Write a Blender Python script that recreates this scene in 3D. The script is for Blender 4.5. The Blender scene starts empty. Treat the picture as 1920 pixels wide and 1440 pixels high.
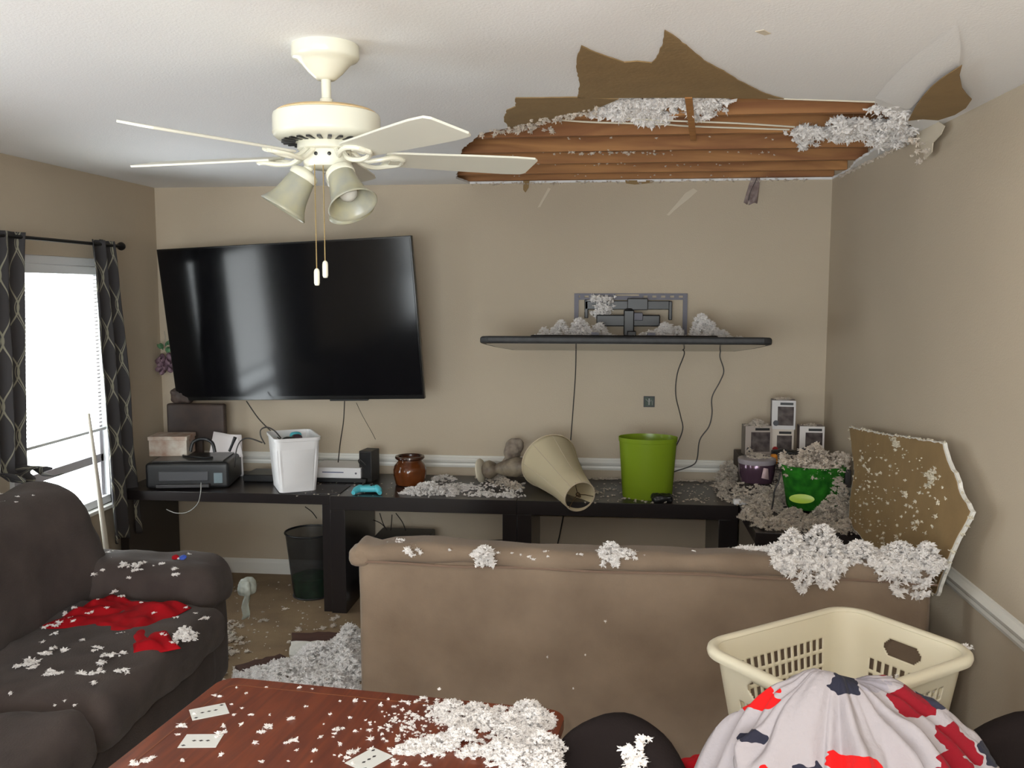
import bpy, bmesh, math, random
from math import sin, cos, pi, radians
from mathutils import Vector, Matrix, noise
from mathutils.geometry import tessellate_polygon

random.seed(7)
S = bpy.context.scene
COL = S.collection

# ------------------------------------------------------------------ camera
F = 1715.3; PITCH = 0.10162; YAW = 0.10582; CAMZ = 1.803
cam = bpy.data.cameras.new('camera'); co = bpy.data.objects.new('camera', cam); COL.objects.link(co)
cam.sensor_width = 36; cam.lens = F / 1920 * 36; cam.clip_start = 0.05
_fw = Vector((-sin(YAW) * cos(PITCH), cos(YAW) * cos(PITCH), -sin(PITCH)))
_rt = Vector((cos(YAW), sin(YAW), 0)); _up = _rt.cross(_fw)
CP = Vector((0, 0, CAMZ))
m = Matrix((_rt, _up, -_fw)).transposed().to_4x4(); m.translation = CP
co.matrix_world = m
S.camera = co

# ------------------------------------------------------------------ world, lights, exposure
SKY = 13.0
FLASH = 70.0
w = bpy.data.worlds.new('sky'); S.world = w; w.use_nodes = True
w.node_tree.nodes['Background'].inputs[0].default_value = (0.90, 0.97, 1.0, 1)
w.node_tree.nodes['Background'].inputs[1].default_value = SKY
fl = bpy.data.lights.new('camera_flash', 'POINT'); fl.energy = FLASH; fl.shadow_soft_size = 0.02
fl.color = (1.0, 0.97, 0.92)
fo = bpy.data.objects.new('camera_flash', fl); COL.objects.link(fo); fo.location = (-0.06, -0.01, 1.845)

def portal(name, loc, rot, sx, sy):
    l = bpy.data.lights.new(name, 'AREA'); l.shape = 'RECTANGLE'; l.size = sx; l.size_y = sy
    l.cycles.is_portal = True
    o = bpy.data.objects.new(name, l); COL.objects.link(o); o.location = loc; o.rotation_euler = rot
S.view_settings.view_transform = 'Standard'; S.view_settings.look = 'None'
S.view_settings.gamma = 1; S.view_settings.use_curve_mapping = False
S.view_settings.exposure = 0.0
S.cycles.max_bounces = 8; S.cycles.diffuse_bounces = 5

# room dimensions (metres)
XL, XR, YB, YF, CZ = -2.825, 1.267, 5.521, -2.6, 2.44
T = 0.0127

def P(u, v, ax, val):
    """point where the line of sight through (u, v) meets the plane x, y or z = val"""
    d = _fw + _rt * ((u - 960) / F) - _up * ((v - 720) / F)
    i = 'xyz'.index(ax)
    return CP + d * ((val - CP[i]) / d[i])

# ------------------------------------------------------------------ materials
MATS = {}
def mat(name, col, rough=0.7, metal=0.0, bump=0.0, bscale=200, var=0.0, vscale=6, spec=0.5, trans=0.0, alpha=1.0,
        sheen=0.0, subs=0.0, emit=None, col2=None, tcol=0.0, detail=4):
    if name in MATS: return MATS[name]
    M_ = bpy.data.materials.new(name); M_.use_nodes = True
    nt = M_.node_tree; b = nt.nodes['Principled BSDF']
    c = (*col, 1)
    b.inputs['Base Color'].default_value = c
    b.inputs['Roughness'].default_value = rough
    b.inputs['Metallic'].default_value = metal
    b.inputs['Specular IOR Level'].default_value = spec
    if trans: b.inputs['Transmission Weight'].default_value = trans
    if alpha < 1: b.inputs['Alpha'].default_value = alpha
    if sheen: b.inputs['Sheen Weight'].default_value = sheen
    tc = nt.nodes.new('ShaderNodeTexCoord')
    if var or col2:
        n = nt.nodes.new('ShaderNodeTexNoise'); n.inputs['Scale'].default_value = vscale; n.inputs['Detail'].default_value = detail
        nt.links.new(tc.outputs['Object'], n.inputs['Vector'])
        r = nt.nodes.new('ShaderNodeValToRGB')
        r.color_ramp.elements[0].position = 0.3; r.color_ramp.elements[1].position = 0.7
        c2 = col2 or tuple(x * (1 - var) for x in col)
        r.color_ramp.elements[0].color = (*c2, 1); r.color_ramp.elements[1].color = c
        nt.links.new(n.outputs['Fac'], r.inputs['Fac']); nt.links.new(r.outputs['Color'], b.inputs['Base Color'])
    if bump:
        n = nt.nodes.new('ShaderNodeTexNoise'); n.inputs['Scale'].default_value = bscale; n.inputs['Detail'].default_value = 3
        nt.links.new(tc.outputs['Object'], n.inputs['Vector'])
        bp = nt.nodes.new('ShaderNodeBump'); bp.inputs['Strength'].default_value = bump; bp.inputs['Distance'].default_value = 0.004
        nt.links.new(n.outputs['Fac'], bp.inputs['Height']); nt.links.new(bp.outputs['Normal'], b.inputs['Normal'])
    if tcol:   # thin translucent sheet: light comes through
        t = nt.nodes.new('ShaderNodeBsdfTranslucent'); t.inputs['Color'].default_value = c
        mx = nt.nodes.new('ShaderNodeMixShader'); mx.inputs[0].default_value = tcol
        out = nt.nodes['Material Output']
        nt.links.new(b.outputs[0], mx.inputs[1]); nt.links.new(t.outputs[0], mx.inputs[2]); nt.links.new(mx.outputs[0], out.inputs[0])
    MATS[name] = M_
    return M_

wallm = mat('wall_paint', (0.52, 0.44, 0.335), 0.85, bump=0.25, bscale=140, var=0.06, vscale=1.5)
ceilm = mat('ceiling_paint', (0.86, 0.86, 0.87), 0.9, bump=0.3, bscale=160, var=0.03, vscale=1.0)
trimm = mat('trim_paint', (0.76, 0.75, 0.70), 0.45)
kraft = mat('kraft_paper', (0.30, 0.195, 0.085), 0.85, bump=0.3, bscale=60, var=0.15, vscale=9)
gyps = mat('gypsum', (0.80, 0.78, 0.72), 0.95, bump=0.6, bscale=90, var=0.12, vscale=30)
lam = mat('black_brown_laminate', (0.016, 0.012, 0.012), 0.28, bump=0.05, bscale=60, var=0.2, vscale=12, spec=0.5)
blackp = mat('black_plastic', (0.012, 0.012, 0.013), 0.4)
darkp = mat('dark_grey_plastic', (0.035, 0.032, 0.033), 0.5, var=0.3, vscale=12)
whitep = mat('white_plastic', (0.80, 0.79, 0.80), 0.35)
fanm = mat('fan_enamel', (0.74, 0.73, 0.62), 0.25)
fangold = mat('fan_aged_enamel', (0.72, 0.52, 0.27), 0.4)
bladem = mat('fan_blade_finish', (0.70, 0.70, 0.62), 0.5, var=0.05, vscale=4)
glassb = mat('frosted_marbled_glass', (0.52, 0.50, 0.34), 0.3, vscale=20, tcol=0.25, col2=(0.36, 0.37, 0.34))
insu = mat('loose_fill_insulation', (0.93, 0.90, 0.88), 1.0, var=0.05, vscale=25, tcol=0.28, spec=0.05)
insg = mat('dusty_insulation', (0.84, 0.76, 0.67), 1.0, var=0.35, vscale=30, tcol=0.3, spec=0.05)
suede = mat('taupe_suede', (0.24, 0.175, 0.122), 0.9, bump=0.2, bscale=120, vscale=4.5, sheen=0.12, col2=(0.170, 0.120, 0.082), detail=6)
brownf = mat('dark_brown_plush', (0.066, 0.049, 0.043), 0.95, bump=0.35, bscale=160, sheen=0.06, col2=(0.042, 0.030, 0.027), vscale=7)
brownc = mat('dark_chair_fabric', (0.013, 0.009, 0.0085), 0.95, bump=0.3, bscale=200, sheen=0.0, spec=0.12)
redf = mat('red_fabric', (0.42, 0.004, 0.010), 0.9, var=0.35, vscale=10, spec=.2)
basketm = mat('ivory_plastic', (0.83, 0.77, 0.60), 0.35, tcol=0.12)
lime = mat('lime_translucent_plastic', (0.33, 0.47, 0.03), 0.25, tcol=0.45)
greenp = mat('green_translucent_plastic', (0.05, 0.36, 0.03), 0.2, tcol=0.4, col2=(0.012, 0.10, 0.015), vscale=28)
jarm = mat('amber_jar_glass', (0.16, 0.045, 0.012), 0.08, var=0.5, vscale=10)
shadem = mat('cream_lampshade', (0.72, 0.63, 0.43), 0.8, tcol=0.3)
lampb = mat('antique_lamp_resin', (0.30, 0.25, 0.18), 0.5, col2=(0.10, 0.07, 0.05), vscale=18)
steel = mat('grey_steel', (0.13, 0.125, 0.15), 0.55, metal=0.3)
screen = mat('glossy_screen', (0.004, 0.004, 0.005), 0.13, spec=0.35)
bezel = mat('gloss_black_bezel', (0.01, 0.01, 0.01), 0.2)
tvdust = mat('dusty_tv_back', (0.030, 0.030, 0.032), 0.55, var=0.5, vscale=30)
curtain_rodm = mat('black_rod', (0.01, 0.009, 0.009), 0.4, metal=0.3)
blindm = mat('blind_slat', (0.85, 0.83, 0.78), 0.5, tcol=0.5)
vinyl = mat('white_vinyl', (0.72, 0.74, 0.76), 0.4)
greyvinyl = mat('grey_sash_vinyl', (0.36, 0.34, 0.36), 0.5)
meshm = mat('black_wire_mesh', (0.012, 0.012, 0.012), 0.5, alpha=0.72)
cordm = mat('black_cord', (0.02, 0.016, 0.014), 0.5)
cordw = mat('white_cord', (0.75, 0.70, 0.58), 0.5)
cordg = mat('grey_cord', (0.28, 0.28, 0.26), 0.5)
paperm = mat('white_paper', (0.74, 0.70, 0.70), 0.8)
bluep = mat('light_blue_plastic', (0.10, 0.52, 0.62), 0.35)
plum = mat('purple_foil', (0.10, 0.055, 0.085), 0.15, metal=0.4)
tape = mat('torn_tape_paper', (0.62, 0.55, 0.44), 0.8)
orangep = mat('orange_plastic', (0.75, 0.27, 0.02), 0.5)

def carpet_mat():
    M_ = mat('carpet', (0.31, 0.215, 0.12), 1.0, bump=1.0, bscale=260, vscale=5, col2=(0.21, 0.14, 0.08), detail=8)
    return M_
def wood_mat(name, c1, c2, rough, sc=(1.2, 18, 18), rot=0.0, dist=2.5):
    M_ = bpy.data.materials.new(name); M_.use_nodes = True
    nt = M_.node_tree; b = nt.nodes['Principled BSDF']; b.inputs['Roughness'].default_value = rough
    tc = nt.nodes.new('ShaderNodeTexCoord'); mp = nt.nodes.new('ShaderNodeMapping'); mp.inputs['Scale'].default_value = sc
    mp.inputs['Rotation'].default_value = (0, 0, rot)
    n = nt.nodes.new('ShaderNodeTexNoise'); n.inputs['Scale'].default_value = 3; n.inputs['Detail'].default_value = 7; n.inputs['Distortion'].default_value = dist
    r = nt.nodes.new('ShaderNodeValToRGB'); r.color_ramp.elements[0].position = .32; r.color_ramp.elements[1].position = .68
    r.color_ramp.elements[0].color = (*c2, 1); r.color_ramp.elements[1].color = (*c1, 1)
    nt.links.new(tc.outputs['Object'], mp.inputs[0]); nt.links.new(mp.outputs[0], n.inputs['Vector'])
    nt.links.new(n.outputs['Fac'], r.inputs[0]); nt.links.new(r.outputs[0], b.inputs['Base Color'])
    return M_
pine = wood_mat('joist_pine', (0.46, 0.22, 0.075), (0.20, 0.070, 0.025), 0.7, sc=(0.5, 2.5, 4), dist=0.9)
lath = wood_mat('lath_wood', (0.50, 0.24, 0.07), (0.34, 0.14, 0.04), 0.7)
cherry = wood_mat('cherry_veneer', (0.20, 0.042, 0.012), (0.11, 0.020, 0.007), 0.35, sc=(12, 1.0, 1), dist=1.2)
debrisw = wood_mat('wet_board', (0.10, 0.045, 0.03), (0.05, 0.02, 0.015), 0.8)

def curtain_mat():
    M_ = bpy.data.materials.new('ogee_curtain'); M_.use_nodes = True
    nt = M_.node_tree; b = nt.nodes['Principled BSDF']; b.inputs['Roughness'].default_value = 0.8
    uv = nt.nodes.new('ShaderNodeUVMap'); sp = nt.nodes.new('ShaderNodeSeparateXYZ'); nt.links.new(uv.outputs[0], sp.inputs[0])
    def mth(op, a, b_=None, c_=None):
        n = nt.nodes.new('ShaderNodeMath'); n.operation = op
        for i, x in enumerate((a, b_, c_)):
            if x is None: continue
            if isinstance(x, (int, float)): n.inputs[i].default_value = x
            else: nt.links.new(x, n.inputs[i])
        return n.outputs[0]
    s = mth('SINE', mth('MULTIPLY', sp.outputs[1], 2 * pi / 0.30))
    u = mth('DIVIDE', sp.outputs[0], 0.13)
    def line(sign, ph, wd):
        x = mth('ADD', mth('ADD', u, ph), mth('MULTIPLY', s, 0.27 * sign))
        d = mth('ABSOLUTE', mth('SUBTRACT', mth('FRACT', x), 0.5))
        return mth('LESS_THAN', d, wd)
    a = mth('MAXIMUM', line(1, 0, 0.035), line(-1, 0.5, 0.035))
    a = mth('MAXIMUM', a, line(-1, 0.60, 0.016))
    mx = nt.nodes.new('ShaderNodeMix'); mx.data_type = 'RGBA'
    mx.inputs[6].default_value = (0.048, 0.045, 0.048, 1); mx.inputs[7].default_value = (0.30, 0.29, 0.22, 1)
    nt.links.new(a, mx.inputs[0]); nt.links.new(mx.outputs[2], b.inputs['Base Color'])
    t = nt.nodes.new('ShaderNodeBsdfTranslucent'); nt.links.new(mx.outputs[2], t.inputs['Color'])
    ms = nt.nodes.new('ShaderNodeMixShader'); ms.inputs[0].default_value = 0.12
    nt.links.new(b.outputs[0], ms.inputs[1]); nt.links.new(t.outputs[0], ms.inputs[2]); nt.links.new(ms.outputs[0], nt.nodes['Material Output'].inputs[0])
    return M_
curtm = curtain_mat()

def blanket_mat():
    M_ = bpy.data.materials.new('printed_plush'); M_.use_nodes = True
    nt = M_.node_tree; b = nt.nodes['Principled BSDF']; b.inputs['Roughness'].default_value = 0.95
    b.inputs['Sheen Weight'].default_value = 0.05; b.inputs['Specular IOR Level'].default_value = .1
    tc = nt.nodes.new('ShaderNodeTexCoord')
    n = nt.nodes.new('ShaderNodeTexNoise'); n.inputs['Scale'].default_value = 22; n.inputs['Detail'].default_value = 2
    nt.links.new(tc.outputs['UV'], n.inputs['Vector'])
    sb = nt.nodes.new('ShaderNodeVectorMath'); sb.operation = 'SUBTRACT'; sb.inputs[1].default_value = (.5, .5, .5)
    nt.links.new(n.outputs['Color'], sb.inputs[0])
    sc_ = nt.nodes.new('ShaderNodeVectorMath'); sc_.operation = 'SCALE'; sc_.inputs['Scale'].default_value = 0.085
    nt.links.new(sb.outputs[0], sc_.inputs[0])
    ad = nt.nodes.new('ShaderNodeVectorMath'); nt.links.new(tc.outputs['UV'], ad.inputs[0]); nt.links.new(sc_.outputs[0], ad.inputs[1])
    mp = nt.nodes.new('ShaderNodeMapping'); mp.inputs['Scale'].default_value = (9.5, 9.5, 1); mp.inputs['Rotation'].default_value = (0, 0, 0.5)
    nt.links.new(ad.outputs[0], mp.inputs[0])
    v = nt.nodes.new('ShaderNodeTexVoronoi'); v.inputs['Scale'].default_value = 1.0; v.inputs['Randomness'].default_value = 0.75
    nt.links.new(mp.outputs[0], v.inputs['Vector'])
    lt = nt.nodes.new('ShaderNodeMath'); lt.operation = 'LESS_THAN'; lt.inputs[1].default_value = 0.43
    nt.links.new(v.outputs['Distance'], lt.inputs[0])
    sp = nt.nodes.new('ShaderNodeSeparateColor'); nt.links.new(v.outputs['Color'], sp.inputs[0])
    r = nt.nodes.new('ShaderNodeValToRGB'); r.color_ramp.interpolation = 'CONSTANT'
    e = r.color_ramp.elements; e[0].position = 0; e[0].color = (0.55, 0.01, 0.01, 1)
    e[1].position = 0.30; e[1].color = (0.022, 0.022, 0.035, 1)
    for p_, c_ in ((0.58, (0.20, 0.008, 0.015, 1)), (0.72, (0.26, 0.24, 0.27, 1)), (0.84, (0.03, 0.03, 0.05, 1))):
        x = e.new(p_); x.color = c_
    nt.links.new(sp.outputs[0], r.inputs[0])
    mx = nt.nodes.new('ShaderNodeMix'); mx.data_type = 'RGBA'; mx.inputs[6].default_value = (0.31, 0.28, 0.29, 1)
    nt.links.new(lt.outputs[0], mx.inputs[0]); nt.links.new(r.outputs[0], mx.inputs[7]); nt.links.new(mx.outputs[2], b.inputs['Base Color'])
    n2 = nt.nodes.new('ShaderNodeTexNoise'); n2.inputs['Scale'].default_value = 90
    bp = nt.nodes.new('ShaderNodeBump'); bp.inputs['Strength'].default_value = .5; bp.inputs['Distance'].default_value = .004
    nt.links.new(tc.outputs['Object'], n2.inputs['Vector']); nt.links.new(n2.outputs['Fac'], bp.inputs['Height']); nt.links.new(bp.outputs[0], b.inputs['Normal'])
    return M_
blankm = blanket_mat()

# ------------------------------------------------------------------ mesh helpers
class MB:
    def __init__(s): s.v = []; s.f = []; s.uv = None
    def add(s, vs, fs, M_=None):
        o = len(s.v)
        s.v += [tuple(M_ @ Vector(p)) if M_ else tuple(p) for p in vs]
        s.f += [tuple(i + o for i in f) for f in fs]
        return s
    def box(s, x0, x1, y0, y1, z0, z1, M_=None):
        v = [(x, y, z) for z in (z0, z1) for y in (y0, y1) for x in (x0, x1)]
        return s.add(v, [(0, 2, 3, 1), (4, 5, 7, 6), (0, 1, 5, 4), (2, 6, 7, 3), (0, 4, 6, 2), (1, 3, 7, 5)], M_)
    def lathe(s, prof, n=32, M_=None, c=(0, 0, 0), sx=1, sy=1, close=True, seg=None):
        vs = []; fs = []
        for r, z in prof:
            for i in range(n):
                a = 2 * pi * i / n; vs.append((c[0] + r * sx * cos(a), c[1] + r * sy * sin(a), c[2] + z))
        for k in range(len(prof) - 1):
            for i in range(n):
                j = (i + 1) % n; fs.append((k * n + i, k * n + j, (k + 1) * n + j, (k + 1) * n + i))
        if close:
            fs.append(tuple(range(n - 1, -1, -1))); k = len(prof) - 1; fs.append(tuple(k * n + i for i in range(n)))
        return s.add(vs, fs, M_)
    def tube(s, pts, r, n=8, M_=None, smooth=0):
        pts = [Vector(p) for p in pts]
        if smooth: pts = spline(pts, smooth)
        vs = []; fs = []; m_ = len(pts)
        prev = None
        for i, p in enumerate(pts):
            d = (pts[min(i + 1, m_ - 1)] - pts[max(i - 1, 0)]).normalized()
            if prev is None:
                a = d.orthogonal().normalized()
            else:
                a = (prev - d * prev.dot(d)).normalized()
            prev = a; b = d.cross(a)
            rr = r[i] if isinstance(r, (list, tuple)) else r
            for k in range(n):
                t = 2 * pi * k / n; vs.append(p + (a * cos(t) + b * sin(t)) * rr)
        for i in range(m_ - 1):
            for k in range(n):
                j = (k + 1) % n; fs.append((i * n + k, i * n + j, (i + 1) * n + j, (i + 1) * n + k))
        fs.append(tuple(range(n - 1, -1, -1))); fs.append(tuple((m_ - 1) * n + k for k in range(n)))
        return s.add(vs, fs, M_)
    def prism(s, loops, fn, t0, t1):
        """loops: outer polygon and holes in 2-D, fn(a, b, t) -> 3-D point, thickness from t0 to t1"""
        flat = [p for l in loops for p in l]
        tr = tessellate_polygon([[Vector((p[0], p[1], 0)) for p in l] for l in loops])
        n = len(flat)
        vs = [fn(p[0], p[1], t0) for p in flat] + [fn(p[0], p[1], t1) for p in flat]
        fs = [tuple(t) for t in tr] + [tuple(i + n for i in reversed(t)) for t in tr]
        o = 0
        for l in loops:
            k = len(l)
            for i in range(k):
                j = (i + 1) % k; fs.append((o + i, o + j, n + o + j, n + o + i))
            o += k
        return s.add(vs, fs)
    def grid(s, nu, nv, fn, closed=False):
        vs = [fn(i / (nu - (0 if closed else 1)), j / (nv - 1)) for j in range(nv) for i in range(nu)]
        fs = []
        for j in range(nv - 1):
            for i in range(nu if closed else nu - 1):
                k = (i + 1) % nu
                fs.append((j * nu + i, j * nu + k, (j + 1) * nu + k, (j + 1) * nu + i))
        return s.add(vs, fs)
    def soft(s, c, h, r, n=14, amp=0.0, sc=4.0, rot=0.0, fn=None, seed=0):
        """rounded, slightly lumpy box: centre c, half sizes h, edge radius r"""
        idx = {}; vs = []; fs = []
        R_ = Matrix.Rotation(rot, 3, 'Z')
        nx = [max(2, int(n * q / max(h)) + 2) for q in h]
        def vert(p):
            k = tuple(round(x, 5) for x in p)
            if k in idx: return idx[k]
            q = Vector([p[i] * h[i] for i in range(3)])
            inner = Vector([max(-(h[i] - r), min(h[i] - r, q[i])) for i in range(3)])
            d = q - inner
            q2 = inner + d.normalized() * r if d.length > 1e-9 else q
            if amp:
                nrm = (d.normalized() if d.length > 1e-6 else q2.normalized())
                q2 = q2 + nrm * amp * noise.fractal((q2 + Vector(c) + Vector((seed, 0, 0))) * sc, 1, 2, 3)
            if fn: q2 = fn(q2)
            idx[k] = len(vs); vs.append(R_ @ q2 + Vector(c)); return idx[k]
        # non-uniform spacing so that rounded edges get samples
        def samp(ax):
            e = min(0.95, r / h[ax]); pts = [-1 + e * (1 - cos(pi / 2 * t / 4)) if 0 else -1 + e * t / 4 for t in range(5)]
            mid = nx[ax]; a = -1 + e; b = 1 - e
            pts += [a + (b - a) * t / mid for t in range(1, mid)] if b > a else []
            pts += [1 - e * t / 4 for t in range(4, -1, -1)]
            return sorted(set(round(x, 5) for x in pts))
        for ax in range(3):
            u, v_ = (ax + 1) % 3, (ax + 2) % 3
            su, sv = samp(u), samp(v_)
            for side in (-1, 1):
                for i in range(len(su) - 1):
                    for j in range(len(sv) - 1):
                        q = []
                        for (a, b) in ((su[i], sv[j]), (su[i + 1], sv[j]), (su[i + 1], sv[j + 1]), (su[i], sv[j + 1])):
                            p = [0, 0, 0]; p[ax] = side; p[u] = a; p[v_] = b; q.append(vert(p))
                        if side < 0: q.reverse()
                        if len(set(q)) > 2: fs.append(tuple(dict.fromkeys(q)))
        return s.add(vs, fs)
    def build(s, name, m_, parent=None, smooth=True, bevel=0, solid=0, sub=0, ang=40, weld=False):
        me = bpy.data.meshes.new(name); me.from_pydata(s.v, [], s.f); me.validate()
        if s.uv:
            l = me.uv_layers.new(name='UVMap')
            for lp in me.loops: l.data[lp.index].uv = s.uv[lp.vertex_index]
        me.materials.append(m_)
        bm = bmesh.new(); bm.from_mesh(me)
        if weld: bmesh.ops.remove_doubles(bm, verts=bm.verts, dist=1e-5)
        bmesh.ops.recalc_face_normals(bm, faces=bm.faces)
        bm.to_mesh(me); bm.free()
        if smooth:
            me.shade_smooth()
            if not sub: me.set_sharp_from_angle(angle=radians(ang))
        o = bpy.data.objects.new(name, me); COL.objects.link(o)
        if parent: o.parent = parent
        if solid:
            q = o.modifiers.new('solid', 'SOLIDIFY'); q.thickness = solid; q.offset = 0
        if bevel:
            q = o.modifiers.new('bevel', 'BEVEL'); q.width = bevel; q.segments = 2; q.limit_method = 'ANGLE'
        if sub:
            q = o.modifiers.new('sub', 'SUBSURF'); q.levels = sub; q.render_levels = sub
        return o

def spline(p, k):
    o = []
    n = len(p)
    for i in range(n - 1):
        a, b, c, d = p[max(i - 1, 0)], p[i], p[i + 1], p[min(i + 2, n - 1)]
        for t in range(k):
            t /= k
            o.append(0.5 * ((2 * b) + (c - a) * t + (2 * a - 5 * b + 4 * c - d) * t * t + (3 * b - a - 3 * c + d) * t ** 3))
    o.append(p[-1]); return o

def thing(name, label, cat, loc=(0, 0, 0), rz=0, group=None, M_=None):
    o = bpy.data.objects.new(name, None); COL.objects.link(o); o.empty_display_size = 0.05
    if M_: o.matrix_world = M_
    else: o.location = loc; o.rotation_euler = (0, 0, rz)
    return tag(o, label, cat, group)
def tag(o, label, cat, group=None, kind=None):
    o['label'] = label; o['category'] = cat
    if group: o['group'] = group
    if kind: o['kind'] = kind
    return o
def struct(o, label=None):
    o['kind'] = 'structure'
    if label: o['label'] = label
    return o
def aim(loc, z, x=(1, 0, 0)):
    z = Vector(z).normalized(); x = Vector(x); x = (x - z * x.dot(z)).normalized(); y = z.cross(x)
    M_ = Matrix((x, y, z)).transposed().to_4x4(); M_.translation = Vector(loc); return M_

# fluffy insulation --------------------------------------------------
def _tuft(seed):
    r = random.Random(seed); bm = bmesh.new(); bmesh.ops.create_icosphere(bm, subdivisions=2, radius=1)
    off = Vector((r.random() * 50,) * 3)
    vs = []
    for v in bm.verts:
        k = 0.55 + 0.55 * noise.noise(v.co * 2.2 + off) + r.uniform(-0.28, 0.42)
        vs.append(v.co * max(0.25, k))
    fs = [tuple(v.index for v in f.verts) for f in bm.faces]
    bm.free()
    for i in range(9):
        d = Vector((r.gauss(0, 1), r.gauss(0, 1), r.gauss(0, 1))).normalized(); q = d.orthogonal().normalized()
        o = len(vs); L = r.uniform(1.1, 1.9)
        vs += [d * 0.4 + q * 0.22, d * 0.4 - q * 0.22, d * L + q * r.uniform(-.3, .3), d * L * .8 - q * r.uniform(.1, .4)]
        fs += [(o, o + 1, o + 3, o + 2)]
    return vs, fs
TUFTS = [_tuft(i) for i in range(10)]
_trnd = random.Random(3)
def tufts(mb, p, r, flat=0.7):
    vs, fs = _trnd.choice(TUFTS)
    R_ = Matrix.Rotation(_trnd.uniform(0, 6.28), 3, Vector((_trnd.gauss(0, 1), _trnd.gauss(0, 1), _trnd.gauss(0, 1))).normalized())
    k = (_trnd.uniform(.75, 1.3), _trnd.uniform(.75, 1.3), flat)
    o = len(mb.v)
    for v in vs:
        q = R_ @ v; mb.v.append((p[0] + q.x * r * k[0], p[1] + q.y * r * k[1], p[2] + q.z * r * k[2]))
    mb.f += [tuple(i + o for i in f) for f in fs]
def heap(mb, c, h, n, r=0.014, lo=-0.1, fine=True):
    """irregular mound of tufts: centre of base c, half sizes h"""
    sd = Vector((_trnd.random() * 90, 0, 0))
    n = int(n * 2.0); r *= .62
    for i in range(n):
        a = _trnd.uniform(0, 2 * pi); t = math.sqrt(_trnd.random())
        el = _trnd.random() ** 0.7
        edge = 0.8 + 0.45 * noise.noise(Vector((cos(a) * 1.6, sin(a) * 1.6, 0)) + sd)
        x = cos(a) * t * h[0] * edge; y = sin(a) * t * h[1] * edge
        hz = h[2] * (1 - t * t) * (0.75 + 0.6 * noise.noise(Vector((x, y, 0)) * 9 + sd))
        z = hz * max(lo, el) if i % 3 else hz
        tufts(mb, (c[0] + x, c[1] + y, c[2] + max(z, r * .45)), r * _trnd.uniform(.5, 1.35))
def flecks(mb, pts, flat=0.55, r=0.008):
    """pts: (point, half width) small scattered crumbs"""
    for p, s_ in pts:
        k = max(1, int((s_ / r) ** 1.7))
        ang = _trnd.uniform(0, pi)
        for i in range(k):
            q = _trnd.gauss(0, .45) * s_; q2 = _trnd.gauss(0, .22) * s_
            rr = r * _trnd.uniform(.5, 1.2)
            tufts(mb, (p[0] + q * cos(ang) - q2 * sin(ang), p[1] + q * sin(ang) + q2 * cos(ang), p[2] + rr * flat * .6), rr, flat)

# ------------------------------------------------------------------ the room
mb = MB(); mb.box(XL - .15, XR + .15, YF - .15, YB + .15, -.1, 0); struct(mb.build('floor', carpet_mat(), smooth=False))
def rect(a0, a1, b0, b1): return [(a0, b0), (a1, b0), (a1, b1), (a0, b1)]
mb = MB(); mb.box(XL - .12, XR + .12, YB, YB + .12, 0, CZ + .25); struct(mb.build('wall_back', wallm, smooth=False))
mb = MB(); mb.box(XR, XR + .12, YF, YB, 0, CZ + .25); struct(mb.build('wall_right', wallm, smooth=False))
W1 = (4.00, 4.92, 0.60, 1.98)          # window in view: y0 y1 z0 z1
W2 = (1.15, 2.05, 0.60, 1.98)
mb = MB(); mb.prism([rect(YF, YB, 0, CZ + .25), rect(*W1), rect(*W2)], lambda a, b, t: (t, a, b), XL - .12, XL)
struct(mb.build('wall_left', wallm, smooth=False))
W3 = (-2.3, 0.9, 0.0, 2.08)
W3 = (-2.2, 0.7, 0.35, 2.08)
mb = MB(); mb.prism([rect(XL - .12, XR + .12, 0, CZ + .25), rect(*W3)], lambda a, b, t: (a, t, b), YF - .12, YF)
struct(mb.build('wall_front', wallm, smooth=False))

hole_px = [(1160, 186), (1290, 181), (1440, 184), (1560, 187), (1640, 190), (1662, 205), (1700, 230), (1716, 240), (1700, 255), (1668, 266), (1635, 285), (1600, 308)]
hole = [tuple(P(u, v, 'z', CZ)[:2]) for u, v in hole_px]
hole = [(min(x, XR - .004), y) for x, y in hole]
hole += [(XR - .006, 5.10), (XR - .005, YB - .004), (-0.84, YB - .004), (-0.88, 5.25), (-0.83, 5.0), (-0.78, 4.7), (-0.72, 4.4), (-0.66, 4.15), (-0.58, 3.92), (-0.53, 3.78)]
hole += [tuple(P(u, v, 'z', CZ)[:2]) for u, v in [(925, 246), (955, 240), (985, 232), (1010, 227), (1040, 222), (1080, 216), (1110, 205), (1135, 196)]]
def jag(poly, amp, seed, step=0.03):
    r = random.Random(seed); o = []
    for i in range(len(poly)):
        a = Vector((poly[i][0], poly[i][1])); b = Vector((poly[(i + 1) % len(poly)][0], poly[(i + 1) % len(poly)][1]))
        k = max(1, int((b - a).length / step))
        for j in range(k):
            q = a.lerp(b, j / k)
            if j: q += Vector((r.uniform(-amp, amp), r.uniform(-amp, amp)))
            o.append((min(q.x, XR - .003), min(q.y, YB - .003)))
    return o
hole = jag(hole, .005, 4)
mb = MB(); mb.prism([rect(XL - .12, XR + .12, YF - .12, YB + .12), hole], lambda a, b, t: (a, b, t), CZ, CZ + T)
struct(mb.build('ceiling', ceilm, smooth=False))
mb = MB(); mb.box(XL - .12, XR + .12, YF - .12, YB + .12, CZ + .25, CZ + .27)  # closing board over the joists, out of view, added to shut out sky light
struct(mb.build('ceiling_light_block', debrisw, smooth=False), 'unseen dark board above the ceiling joists, added to keep light out')
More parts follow.
